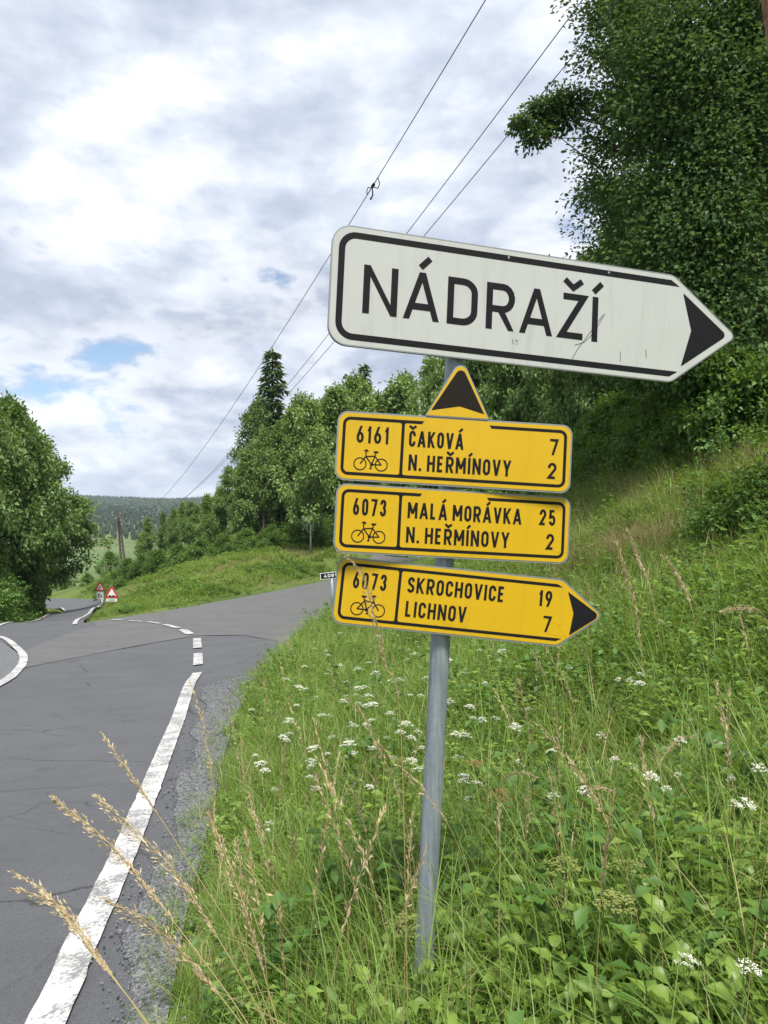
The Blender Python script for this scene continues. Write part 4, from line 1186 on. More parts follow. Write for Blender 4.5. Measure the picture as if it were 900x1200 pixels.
def place(kind, name, X, Y, hgt, label, cat, group, wide=1.0, rot=None, sink=0.05):
    ph, (tm, cm) = PROTO[kind]
    s = hgt / ph
    o = empty(name, (X, Y, h1(X, Y) - sink))
    o.scale = (s * wide, s * wide, s)
    o.rotation_euler = (0, 0, random.uniform(0, 6.28) if rot is None else rot)
    tag(o, label, cat, group)
    obj('trunk', tm, o); obj('crown', cm, o)
    return o
def by_top(x, top_y, Y):
    p = at(x, top_y, Y)
    return p[0], p[1], p[2] - h1(p[0], p[1])
NTH = ['first', 'second', 'third', 'fourth', 'fifth', 'sixth', 'seventh', 'eighth', 'ninth', 'tenth', 'eleventh', 'twelfth', 'thirteenth', 'fourteenth', 'fifteenth', 'sixteenth', 'seventeenth', 'eighteenth', 'nineteenth', 'twentieth', 'twenty-first', 'twenty-second', 'twenty-third', 'twenty-fourth', 'twenty-fifth', 'twenty-sixth', 'twenty-seventh', 'twenty-eighth', 'twenty-ninth', 'thirtieth', 'thirty-first', 'thirty-second']

# the wooded strip above the grassy knoll, left to right
front = [(163, 628, 92), (174, 612, 88), (187, 602, 85), (201, 600, 80), (214, 590, 82), (228, 585, 76), (241, 574, 78), (254, 566, 73), (267, 552, 74), (279, 546, 68), (292, 528, 70), (306, 500, 69), (327, 486, 66), (341, 474, 68), (353, 462, 72), (365, 464, 63),
         (378, 450, 68), (392, 456, 64), (404, 450, 72), (417, 440, 76), (430, 452, 70), (446, 444, 76), (462, 440, 80), (480, 430, 84)]
front = sorted(front + [(172, 604, 94), (192, 596, 96), (208, 590, 90), (222, 584, 92), (238, 574, 88), (251, 566, 84)])
for i, (x, ty, Y) in enumerate(front):
    ty += random.uniform(-9, 16); Y += random.uniform(-5, 5)
    X, Yy, hh = by_top(x + random.uniform(-4, 4), ty, Y)
    place(f'aspen{(i * 3) % 4}' if i % 4 or i > 14 else f'broad{i % 2}', 'young_aspen', X, Yy, hh, f'slender young tree, {NTH[i]} from the valley mast along the wooded strip', 'tree', 'young trees of the wooded strip', (0.55 if i % 4 == 0 and i <= 14 else 0.62) + 0.40 * random.random())
back = [(200, 604, 104), (262, 568, 98), (335, 512, 92), (395, 478, 96), (450, 462, 100)]
for i, (x, ty, Y) in enumerate(back):
    X, Yy, hh = by_top(x, ty, Y)
    place(f'broad{i % 3}', 'broadleaf_tree', X, Yy, hh, f'dark broadleaf tree, {NTH[i]} from the valley mast in the rear row of the wood', 'tree', 'rear trees of the wooded strip', 0.8)
X, Yy, hh = by_top(319, 406, 73)
place('spruce0', 'spruce_tree', X, Yy, hh, 'tall dark spruce with a pointed top rising above the young trees', 'tree', None, 1.05)
X, Yy, hh = by_top(303, 462, 72)
place('broad0', 'oak_tree', X, Yy, hh, 'rounded oak growing against the tall spruce', 'tree', None, 0.58)
X, Yy, hh = by_top(427, 424, 88)
place('spruce1', 'spruce_tree', X, Yy, hh, 'small pointed spruce among the leafy trees beside the yellow signs', 'tree', None, 0.8)
low = [(150, 652, 80, 'a'), (166, 648, 78, 'a'), (186, 640, 74, 'a'), (210, 634, 70, 'a'), (236, 628, 67, 'a'), (262, 622, 65, 'a'), (290, 616, 63, 'a'), (318, 612, 62, 'a'), (345, 606, 62, 'a'), (370, 600, 62, 'a'), (395, 600, 63, 'a')]
for i, (x, ty, Y, _) in enumerate(low):
    X, Yy, hh = by_top(x, ty, Y)
    place(f'bush{i % 3}', 'edge_shrub', X, Yy, max(1.2, hh), f'leafy shrub, {NTH[i]} from the valley mast at the foot of the wooded strip', 'shrub', 'shrubs at the foot of the wooded strip', 1.1)
# trees behind the signs and on the right bank
rt = [(505, 414, 62, 'aspen1'), (524, 400, 54, 'broad1'), (548, 392, 50, 'aspen2'), (572, 372, 44, 'broad2'), (597, 352, 42, 'aspen3'), (618, 335, 38, 'broad0'), (640, 303, 36, 'aspen0'), (662, 298, 33, 'broad1'), (684, 292, 30, 'aspen2'), (712, 270, 28, 'broad2'), (760, 200, 27, 'broad0'), (905, -60, 25, 'broad1'), (860, 100, 22, 'broad2')]
for i, (x, ty, Y, kd) in enumerate(rt):
    X, Yy, hh = by_top(x, ty, Y)
    wd = 0.75 if kd.startswith('aspen') else 0.62
    place(kd, 'woodland_tree', X, Yy, hh, f'dense woodland tree behind the signs, {NTH[i]} of the row climbing to the big oak', 'tree', 'woodland trees behind the signs', wd)
sh = [(560, 530, 33), (600, 520, 28), (640, 505, 25), (676, 498, 22), (706, 494, 20), (738, 486, 19), (768, 480, 18), (800, 474, 17), (832, 468, 16), (866, 462, 15), (898, 455, 14.5), (930, 470, 13), (720, 450, 24), (820, 440, 21), (690, 530, 19), (760, 520, 17.5)]
for i, (x, ty, Y) in enumerate(sh):
    X, Yy, hh = by_top(x, ty, Y)
    place(f'bush{i % 3}', 'hazel_shrub', X, Yy, max(1.0, hh), f'leafy green shrub at the wood edge above the bank, {NTH[i]} of the thicket', 'shrub', 'shrubs at the wood edge on the bank', 0.95)
edge = [(676, 572), (697, 566), (716, 563), (738, 556), (757, 556), (778, 549), (799, 549), (820, 542), (842, 545), (863, 537), (884, 538), (906, 530)]
for i, (x, y) in enumerate(edge):
    X, Yy = hit(x, y)
    place(f'bush{(i + 1) % 3}', 'hazel_shrub', X, Yy + 0.5, 1.5 + 0.5 * random.random(), f'leafy shrub edging the bank grass, {NTH[i]} counted from the yellow signs', 'shrub', 'shrubs at the wood edge on the bank', 0.85)
X, Yy = hit(846, 650)
place('bush1', 'bramble_shrub', X, Yy, 0.85, 'dark low shrub out on the grass bank below the wood edge', 'shrub', None, 1.0)
X, Yy = hit(893, 640)
place('bush2', 'bramble_shrub', X, Yy, 0.95, 'bramble shrub close behind the dark low shrub on the bank', 'shrub', None, 1.0)
# the big oak on the right: leaf-sized leaves, one bough reaching out over the wires
OX, OY = 7.4, 14.6
oz = h1(OX, OY)
extra = []
for px, py, yy in ((690, 118, 14.2), (668, 108, 14.1), (648, 112, 14.0), (628, 120, 14.0), (614, 138, 14.0), (640, 142, 14.1), (662, 135, 14.2), (625, 155, 14.0), (705, 60, 14.3), (700, 20, 14.3), (716, 160, 14.3), (712, 215, 14.2), (715, 260, 14.3), (720, 110, 14.3)):
    p = at(px, py, yy); extra.append((p[0] - OX, p[1] - OY, p[2] - oz))
for py in range(-20, 440, 26):
    for px, yy in ((726 + 14 * math.sin(py), 13.6), (748 + 10 * math.cos(py * 1.7), 12.6), (770 + 16 * math.sin(py * 2.1), 11.9), (815 + 18 * math.cos(py * 0.7), 11.5), (850 + 14 * math.sin(py * 1.3), 11.6), (888 + 12 * math.cos(py * 1.1), 11.8)):
        p = at(px, py + 9 * math.sin(px), yy); extra.append((p[0] - OX, p[1] - OY, p[2] - oz))
def prof_oak(t): return 3.6 * (0.72 + 0.34 * math.sin(math.pi * (0.10 + 0.75 * t)))
tm, cm = tree_meshes(911, 16.5, prof_oak, 0.03, 310, 480, 0.088, 0.76, M['oak'], M['bark'], 0.30, 0.58, True, 0.0, extra, 0.2, 0.62)
oak = empty('oak_tree', (OX, OY, oz - 0.1)); tag(oak, 'huge dark green oak filling the upper corner, one bough stretched towards the wires', 'tree')
obj('trunk', tm, oak); obj('crown', cm, oak)

# the clump on the left of the road
lt = [(-62, 415, 36, 'broad0', 0.75), (-25, 438, 40, 'broad1', 0.70), (8, 454, 44, 'broad2', 0.72), (28, 480, 47, 'broad0', 0.72), (40, 508, 50, 'high1', 0.80), (50, 560, 53, 'high0', 1.12), (10, 570, 43, 'broad1', 0.7)]
for i, (x, ty, Y, kd, wd) in enumerate(lt):
    X, Yy, hh = by_top(x, ty, Y)
    place(kd, 'roadside_tree', X, Yy, hh, f'bushy green roadside tree beyond the bend, {NTH[i]} counted towards the valley view', 'tree', 'roadside trees beyond the bend', wd)
ls = [(-22, 640, 34), (-6, 650, 37), (8, 658, 40), (20, 664, 43), (30, 668, 46), (4, 690, 37), (38, 660, 49), (47, 672, 52)]
for i, (x, ty, Y) in enumerate(ls):
    X, Yy, hh = by_top(x, ty, Y)
    place(f'bush{i % 3}', 'roadside_shrub', X - 0.6, Yy, max(1.0, hh), f'low leafy shrub under the roadside trees, {NTH[i]} counted towards the valley view', 'shrub', 'shrubs under the roadside trees', 1.05 if i < 6 else 0.6)
for nm, x, ty, Y, kd, wd, lab in (('valley_tree', 129, 643, 96, 'bush0', 0.9, 'round dark bush beside the foot of the valley mast'), ('valley_tree', 103, 670, 88, 'bush1', 1.1, 'dark green bush in the dip behind the warning signs'),
                                  ('valley_tree', 76, 674, 92, 'bush2', 1.2, 'pale bush where the road disappears round the bend'), ('valley_tree', 118, 684, 76, 'bush0', 1.3, 'low bush directly behind the bend-arrow warning sign'), ('valley_tree', 152, 660, 90, 'bush1', 1.1, 'bush on the wooded strip side of the valley mast'), ('valley_tree', 140, 676, 72, 'bush2', 1.2, 'low green bush in front of the valley mast')):
    X, Yy, hh = by_top(x, ty, Y)
    place(kd, nm, X, Yy, max(1.5, hh), lab, 'bush', None, wd)

# the wooded hills beyond the valley, too far off to count
g = np.random.default_rng(55)
nf_ = 30000
fx = g.uniform(-900, 250, nf_); fy = 575 + (g.uniform(0, 1, nf_) ** 0.75) * 1150
fx = fx * (0.35 + fy / 1300)
keep = ~((fy > 600) & (fy < 640) & (g.random(nf_) < 0.1))
fx, fy = fx[keep], fy[keep]
def far_proto(seed, con):
    gg = np.random.default_rng(seed)
    if con:
        rings = [(0.05, 2.4), (0.35, 2.0), (0.36, 2.3), (0.65, 1.2), (0.66, 1.5), (1.0, 0.05)]; hh = 20
    else:
        rings = [(0.05, 2.0), (0.25, 4.0), (0.5, 4.6), (0.75, 3.8), (0.93, 1.8), (1.0, 0.2)]; hh = 16
    V, n = [], 7
    for z, r in rings:
        for k_ in range(n):
            a = 2 * math.pi * k_ / n; q = r * gg.uniform(0.7, 1.25)
            V.append((q * math.cos(a), q * math.sin(a), z * hh + gg.normal(0, 0.5)))
    F = [(i * n + k_, i * n + (k_ + 1) % n, (i + 1) * n + (k_ + 1) % n, (i + 1) * n + k_) for i in range(len(rings) - 1) for k_ in range(n)]
    mb = MB(); mb.add(V, F); return mb.mesh('far_tree', M['forestfar'])
fc = proto_collection('far_tree', [far_proto(1, True), far_proto(2, True), far_proto(3, False), far_proto(4, False)])
pick = np.where(g.random(len(fx)) < np.where(np.sin(fx / 90 + fy / 130) > -0.2, 0.75, 0.15), g.integers(0, 2, len(fx)), g.integers(2, 4, len(fx)))
sc_ = g.uniform(0.32, 0.62, len(fx))
forest = scatter('forest', np.c_[fx, fy, H(fx, fy) - 0.5], np.c_[np.zeros((len(fx), 2)), g.uniform(0, 6.28, len(fx))], np.repeat(sc_[:, None], 3, 1), pick, fc)
tag(forest, 'dark wooded hillside beyond the valley meadow', 'forest', kind='stuff')


# ------------------------------------------------------------------ grass and herbs of the verge (stuff) and gravel
def blades(g, n, h0, h1_, rad, wid, bend, seg=4):
    """n curved grass blades, each a strip of quads"""
    V, F = [], []
    for i in range(n):
        a = g.uniform(0, 2 * math.pi); r = rad * math.sqrt(g.random())
        base = np.array([r * math.cos(a), r * math.sin(a), -0.02])
        da = a + g.normal(0, 0.9)
        d = np.array([math.cos(da), math.sin(da), 0])
        hh = g.uniform(h0, h1_); bn = bend * g.uniform(0.25, 1.3); ww = wid * g.uniform(0.7, 1.3)
        s_ = np.array([-d[1], d[0], 0])
        tw = g.normal(0, 0.6); s_ = s_ * math.cos(tw) + d * math.sin(tw)
        i0 = len(V)
        for k_ in range(seg + 1):
            t_ = k_ / seg
            p = base + np.array([0, 0, 1]) * hh * (t_ - 0.35 * bn * t_ ** 3) + d * hh * bn * t_ ** 2
            q = ww * (1 - t_ ** 1.6) * 0.5 + 0.0003
            V += [p + s_ * q, p - s_ * q]
        for k_ in range(seg):
            F.append((i0 + 2 * k_, i0 + 2 * k_ + 1, i0 + 2 * k_ + 3, i0 + 2 * k_ + 2))
    return np.array(V), np.array(F)
def tuft(seed, m_, n, h0, h1_, rad, wid, bend):
    g = np.random.default_rng(seed)
    V, F = blades(g, n, h0, h1_, rad, wid, bend)
    return mesh_np('tuft', V, F, np.full(len(F), 4), m_)
def herb(seed, m_, nst, hgt, leaf, per, rad, lw=0.6, upright=0.3):
    """several thin stems clothed in small leaves"""
    g = np.random.default_rng(seed)
    P, D, N = [], [], []
    mb = MB()
    for i in range(nst):
        a = g.uniform(0, 6.28); r = rad * math.sqrt(g.random())
        b = np.array([r * math.cos(a), r * math.sin(a), -0.02]); t_ = b + np.array([g.normal(0, 0.25) * hgt, g.normal(0, 0.25) * hgt, hgt * g.uniform(0.6, 1.1)])
        mb.tube([tuple(b), tuple((b + t_) / 2 + np.array([0, 0, 0.04 * hgt])), tuple(t_)], [0.0022, 0.0017, 0.0008], 3, cap=False)
        for k_ in range(per):
            u = g.uniform(0.2, 1.02); p = b + (t_ - b) * u
            da = g.uniform(0, 6.28)
            P.append(p); D.append((math.cos(da), math.sin(da), upright + g.normal(0, 0.25))); N.append((g.normal(0, 0.3), g.normal(0, 0.3), 1))
    n = len(P); g2 = g.uniform(0.55, 1.3, n)
    V, F = leaves_np(np.array(P), np.array(D), np.array(N), leaf * g2, leaf * g2 * lw)
    SV, SF = np.array([tuple(v) for v in mb.V]), mb.F
    V = np.vstack([V, SV]); flat = list(F.ravel()) + [i + len(P) * 4 for f in SF for i in f]
    return mesh_np('herb', V, flat, [3] * len(F) + [4] * len(SF), m_)
cover = proto_collection('verge_plant', [
    tuft(1, M['grass'], 22, 0.10, 0.26, 0.07, 0.0042, 0.7), tuft(2, M['grass'], 20, 0.16, 0.36, 0.08, 0.0048, 0.75), tuft(3, M['grass'], 20, 0.28, 0.62, 0.08, 0.0045, 0.7), tuft(4, M['grass'], 22, 0.12, 0.30, 0.09, 0.0042, 0.9),
    herb(5, M['herb'], 9, 0.20, 0.034, 14, 0.10), herb(6, M['herb'], 7, 0.30, 0.045, 12, 0.09, 0.5), herb(7, M['herb'], 10, 0.16, 0.026, 16, 0.10, 0.75),
    tuft(8, M['drygrass'], 9, 0.20, 0.50, 0.06, 0.0030, 0.8), herb(9, M['bushleaf'], 7, 0.36, 0.060, 10, 0.10, 0.55)])
def sample(n, x0, x1, y0, y1, seed):
    g = np.random.default_rng(seed)
    X = g.uniform(x0, x1, n); Y = g.uniform(y0, y1, n)
    ok = ~in_poly(X, Y, road_plan) | ((dist_poly(X, Y, road_plan) < 0.13) & (g.random(n) < 0.55) & (X > -3) & (Y < 22))
    ok &= ~in_poly(X, Y, nose_poly)
    px, py = project(np.c_[X, Y, H(X, Y) + 0.15])
    ok &= (px > -260) & (px < 1160) & (py > -200) & (py < 1560)
    return X[ok], Y[ok], g
def value_noise(X, Y, s, seed):
    return np.sin(X * s + seed) * np.cos(Y * s * 0.9 + seed * 1.7) * 0.5 + np.sin((X + Y) * s * 2.3 + seed * 0.3) * 0.25 + np.cos((X - 1.4 * Y) * s * 1.6 + seed) * 0.25
allp = []
for (y0, y1, x0, x1, dens, seed) in ((0.5, 3.2, -1.2, 3.0, 330, 1), (3.2, 6.5, -1.8, 5.0, 230, 2), (6.5, 12, -2.5, 8.0, 130, 3), (12, 20, -3, 9, 75, 4), (20, 34, -3, 11, 34, 5)):
    X, Y, g = sample(int(dens * (y1 - y0) * (x1 - x0)), x0, x1, y0, y1, seed)
    allp.append(np.c_[X, Y])
P = np.vstack(allp); X, Y = P[:, 0], P[:, 1]
de = dist_poly(X, Y, road_plan)
g = np.random.default_rng(77)
# thin out the very edge, where grass creeps over the gravel
keep = g.random(len(X)) < np.clip(0.35 + de * 2.0, 0, 1)
X, Y, de = X[keep], Y[keep], de[keep]
nz = value_noise(X, Y, 0.9, 3.0)
u = g.random(len(X))
pick = np.where(u < 0.24, 0, np.where(u < 0.48, 1, np.where(u < 0.70, 2, 3)))
herby = g.random(len(X)) < np.clip(0.16 + 0.28 * nz + 0.08 * np.clip(X + 0.5, 0, 2), 0.04, 0.55)
pick = np.where(herby, g.choice([4, 5, 6, 8], len(X), p=[0.34, 0.28, 0.26, 0.12]), pick)
pick = np.where(g.random(len(X)) < np.where((X > 2.2) & (Y > 6.5), 0.24, 0.07), 7, pick)
pick = np.where((de < 0.35) & (pick == 2), 0, pick)
pick = np.where(in_poly(X, Y, road_plan), 0, pick)
sc_ = g.uniform(0.75, 1.25, len(X)) * (0.55 + 0.45 * np.clip(de / 0.6, 0, 1)) * (1 + 0.035 * np.clip(Y - 4, 0, 20))
rot = np.c_[g.normal(0, 0.10, (len(X), 2)), g.uniform(0, 6.28, len(X))]
verge = scatter('grass', np.c_[X, Y, H(X, Y) - 0.005], rot, np.repeat(sc_[:, None], 3, 1), pick, cover)
tag(verge, 'lush green grass and low herbs covering the roadside bank', 'grass', kind='stuff')

# grass of the knoll between the roads and on the far verges
mcov = proto_collection('meadow_tuft', [tuft(21, M['meadow'], 26, 0.25, 0.6, 0.28, 0.012, 0.7), tuft(22, M['meadow'], 24, 0.2, 0.5, 0.30, 0.013, 0.8), herb(23, M['herb'], 10, 0.45, 0.11, 12, 0.30), tuft(24, M['rustgrass'], 20, 0.3, 0.6, 0.28, 0.009, 0.6), herb(25, M['bushleaf'], 10, 0.6, 0.12, 14, 0.30), tuft(26, M['drygrass'], 18, 0.3, 0.6, 0.28, 0.009, 0.6)])
X, Y, g = sample(26000, -34, 16, 26, 96, 31)
X2, Y2, _ = sample(3500, -26, -5, 8, 50, 32)
left_ok = X2 < -6.0
X, Y = np.r_[X, X2[left_ok]], np.r_[Y, Y2[left_ok]]
nz = value_noise(X, Y, 0.22, 5.0) + 0.5 * value_noise(X, Y, 0.7, 2.0)
u = g.random(len(X))
pick = np.where(u < 0.5, 0, 1)
pick = np.where(g.random(len(X)) < 0.32, 2, pick)
pick = np.where((nz > 0.1) & (g.random(len(X)) < 0.45) & (Y > 40), np.where(g.random(len(X)) < 0.6, 3, 5), pick)
pick = np.where((nz < -0.35) & (g.random(len(X)) < 0.35), 4, pick)
sc_ = g.uniform(0.6, 1.15, len(X)) * np.clip(0.10 + 0.28 * dist_poly(X, Y, road_plan), 0.12, 1.0)
mead = scatter('meadow_grass', np.c_[X, Y, H(X, Y) - 0.02], np.c_[g.normal(0, 0.08, (len(X), 2)), g.uniform(0, 6.28, len(X))], np.repeat(sc_[:, None], 3, 1), pick, mcov)
tag(mead, 'rough yellow-green meadow grass on the knoll between the two roads', 'grass', kind='stuff')
# dry reddish grass patch high on the bank, and reeds at the wood edge
g = np.random.default_rng(41)
Pp = []
for (xa, ya, xb, yb_, jx, jy, n) in ((655, 676, 790, 644, 10, 7, 380), (690, 612, 760, 600, 25, 14, 110), (680, 590, 770, 575, 20, 6, 110), (800, 562, 890, 548, 30, 8, 130)):
    for i in range(n):
        u = g.random(); Pp.append(hit(xa + (xb - xa) * u + g.normal(0, jx), ya + (yb_ - ya) * u + g.normal(0, jy)))
Pp = np.array(Pp)
bank_dry = scatter('dry_grass', np.c_[Pp, H(Pp[:, 0], Pp[:, 1])], np.c_[g.normal(0, 0.12, (len(Pp), 2)), g.uniform(0, 6.28, len(Pp))], np.repeat(g.uniform(0.6, 1.15, len(Pp))[:, None], 3, 1), g.integers(0, 2, len(Pp)),
                   proto_collection('dry_tuft', [tuft(51, M['rustgrass'], 20, 0.25, 0.55, 0.12, 0.005, 0.8), tuft(52, M['drygrass'], 18, 0.25, 0.6, 0.12, 0.005, 0.6)]))
tag(bank_dry, 'patches of dry reddish grass high on the bank', 'grass', kind='stuff')

# loose gravel on the shoulder
def stone(seed):
    g = np.random.default_rng(seed)
    bm = bmesh.new(); bmesh.ops.create_icosphere(bm, subdivisions=1, radius=1.0)
    for v in bm.verts: v.co = Vector((v.co.x * g.uniform(0.7, 1.2), v.co.y * g.uniform(0.6, 1.1), v.co.z * g.uniform(0.45, 0.8)))
    me = bpy.data.meshes.new('stone'); bm.to_mesh(me); bm.free(); me.materials.append(M['stone']); return me
g = np.random.default_rng(61)
X = g.uniform(-2.6, -0.3, 60000); Y = 1.2 + 11 * g.random(60000) ** 1.6
ok = in_poly(X, Y, shoulder_poly) | (g.random(len(X)) < 0.55 * np.exp(-dist_poly(X, Y, shoulder_poly) / 0.05))
X, Y = X[ok][:18000], Y[ok][:18000]
sz = g.uniform(0.0035, 0.0095, len(X)) * (1 + 0.7 * (g.random(len(X)) > 0.95))
gravel = scatter('gravel', np.c_[X, Y, H(X, Y) + 0.020 + sz * 0.25], g.uniform(0, 6.28, (len(X), 3)), np.repeat(sz[:, None], 3, 1), g.integers(0, 4, len(X)), proto_collection('pebble', [stone(i) for i in range(4)]))
tag(gravel, 'loose blue-grey chippings on the road shoulder', 'gravel', kind='stuff')


# ------------------------------------------------------------------ white umbel flowers, each plant its own thing
def umbel(seed, m_head, rad, hgt, nf=62, dome=0.35):
    g = np.random.default_rng(seed)
    top = Vector((g.normal(0, 0.08) * hgt, g.normal(0, 0.08) * hgt, hgt))
    st = MB(); st.tube([(0, 0, -0.03), (top.x * 0.4 + 0.01, top.y * 0.4, hgt * 0.5), (top.x, top.y, hgt * 0.86)], [0.0026, 0.0022, 0.0016], 5)
    fk = Vector((top.x, top.y, hgt * 0.86))
    subs = []
    for i in range(11):
        a = 2.4 * i; r = rad * math.sqrt((i + 0.3) / 11)
        subs.append((top.x + r * math.cos(a), top.y + r * math.sin(a), hgt - dome * r * r / rad + g.normal(0, 0.004)))
        st.tube([fk, fk.lerp(Vector(subs[-1]), 0.6), subs[-1]], 0.0009, 3, cap=False)
    # a few feathery stem leaves
    P, D, N, L = [], [], [], []
    for i in range(nf * 3):
        s_ = subs[i % 11]
        a, r = g.uniform(0, 6.28), rad * 0.30 * math.sqrt(g.random())
        P.append((s_[0] + r * math.cos(a), s_[1] + r * math.sin(a), s_[2] + 0.004 + g.normal(0, 0.002))); da = g.uniform(0, 6.28)
        D.append((math.cos(da), math.sin(da), 0.25)); N.append((0, 0, 1)); L.append(rad * 0.16 * g.uniform(0.7, 1.3))
    V, F = leaves_np(np.array(P), np.array(D), np.array(N) + g.normal(0, 0.15, (len(P), 3)), np.array(L), np.array(L) * 0.95, 0.1)
    head = mesh_np('flower_head', V, F, np.full(len(F), 3), m_head)
    P, D = [], []
    for i in range(26):
        u = g.uniform(0.05, 0.75); a = g.uniform(0, 6.28); P.append((top.x * u, top.y * u, hgt * u)); D.append((math.cos(a), math.sin(a), 0.4))
    V, F = leaves_np(np.array(P), np.array(D), np.tile([0, 0, 1.0], (26, 1)) + g.normal(0, 0.3, (26, 3)), g.uniform(0.03, 0.07, 26), g.uniform(0.010, 0.02, 26))
    lv = mesh_np('stem_leaves', V, F, np.full(len(F), 3), M['herb'])
    return st.mesh('stem', M['stem'], True), head, lv, top
UMB = [umbel(700 + i, M['floret'], 0.042 + 0.008 * (i % 3), 0.42 + 0.06 * (i % 4)) for i in range(6)]
def flower(X, Y, proto, s, label, group, name='umbel_flower', cat='flower'):
    o = empty(name, (X, Y, h1(X, Y))); o.scale = (s, s, s); o.rotation_euler = (random.gauss(0, 0.1), random.gauss(0, 0.1), random.uniform(0, 6.28))
    tag(o, label, cat, group)
    for nm, me in zip(('stem', 'flower_head', 'stem_leaves'), proto[:3]): obj(nm, me, o)
    return o
def hit_h(x, y, hgt):
    """plan point whose plant top of height hgt lands on pixel (x, y)"""
    r = ray(x, y); Ys = np.geomspace(1.0, 120, 900)
    d = CAM[2] + r[2] * Ys - (H(r[0] * Ys, Ys) + hgt)
    i = int(np.argmax(d < 0))
    return r[0] * Ys[i], Ys[i]
# heads read off the photograph (pixel of the head)
heads = [(372, 900), (366, 868), (372, 873), (347, 826), (352, 839), (385, 785), (392, 779), (400, 777), (378, 766), (372, 762), (420, 742), (440, 742), (395, 741), (360, 737), (421, 786), (420, 814), (427, 828), (420, 803), (417, 826), (385, 835), (453, 833), (410, 846), (425, 848), (419, 856), (309, 899), (291, 832), (293, 886), (303, 883), (335, 872), (347, 857), (342, 858), (330, 795), (345, 800), (312, 962), (317, 966), (466, 858), (472, 855), (460, 860), (496, 873), (487, 880), (463, 812), (484, 810), (490, 796), (462, 795), (470, 800), (465, 757), (487, 760), (493, 766), (455, 836), (545, 910), (540, 868), (555, 845), (537, 826), (547, 822), (560, 845), (533, 862), (575, 842), (565, 800), (600, 838), (620, 830), (652, 930), (655, 935), (770, 858), (738, 790), (735, 797), (752, 793), (745, 792), (688, 925), (690, 930), (735, 895), (748, 898), (742, 901), (862, 910), (850, 930), (858, 938), (768, 918), (885, 895), (640, 878), (610, 890), (820, 845), (840, 870), (865, 880), (700, 860), (805, 905), (596, 762), (625, 770), (657, 778), (560, 765), (540, 775), (430, 775), (445, 790), (405, 800), (358, 780), (375, 800), (395, 820), (365, 815)]
for i, (x, y) in enumerate(heads):
    hgt = random.choice((0.34, 0.40, 0.46))
    X, Y = hit_h(x, y, hgt)
    if Y > 16 or X < -1.9: continue
    pr = UMB[i % 6]
    s = hgt / pr[3].z * random.uniform(0.95, 1.05)
    o = flower(X, Y, pr, s, 'white flat-topped umbel flower standing in the green bank', 'white umbel flowers in the bank')
    kx = min(0.85, 0.28 + 0.08 * Y); o.scale = (s * kx, s * kx, s)
g = np.random.default_rng(90)
for i in range(70):                         # the drift of small flowers between the post and the side road
    x, y = g.uniform(300, 560), 735 + 175 * g.random() ** 1.3
    if x < 300 + max(0, 830 - y) * 0.0 or x < 390 - (y - 735) * 0.55: continue
    X, Y = hit_h(x, y, 0.4)
    if Y > 16: continue
    flower(X, Y, UMB[i % 6], g.uniform(0.5, 0.8), 'white flat-topped umbel flower standing in the green bank', 'white umbel flowers in the bank')
for x, y, hg, lab in ((838, 1104, 0.45, 'large white umbel flower among the broad leaves in the lower corner'), (780, 1100, 0.42, 'white umbel flower to the side of the large one in the lower corner'), (812, 1196, 0.35, 'small white umbel low at the frame edge under the large umbel')):
    X, Y = hit_h(x, y, hg)
    flower(X, Y, UMB[1], hg / UMB[1][3].z * 0.9, lab, None).scale = (0.45, 0.45, hg / UMB[1][3].z * 0.9)
FAD = [umbel(760 + i, M['seedhead'], 0.055, 0.5) for i in range(2)] + [umbel(770, M['brownhead'], 0.06, 0.5)]
for i, (x, y, kd, lab) in enumerate(((545, 892, 2, 'brown withered umbel beside the steel post'), (575, 905, 2, 'brown withered umbel a hand further from the steel post'), (425, 905, 0, 'yellowing umbel left of the post below the lowest sign'), (455, 885, 1, 'yellowing umbel close to the left side of the post'), (740, 1015, 0, 'yellow-green seed umbel on the bank above the broad leaves'),
                                     (700, 1035, 1, 'yellow-green seed umbel beside the steel post foot side of the broad leaves'), (660, 1000, 0, 'yellow-green seed umbel half way between post and frame edge'), (487, 1070, 0, 'faded umbel touching the foot of the steel post'))):
    X, Y = hit_h(x, y, 0.42)
    flower(X, Y, FAD[kd], 0.84, lab, None, 'faded_umbel')


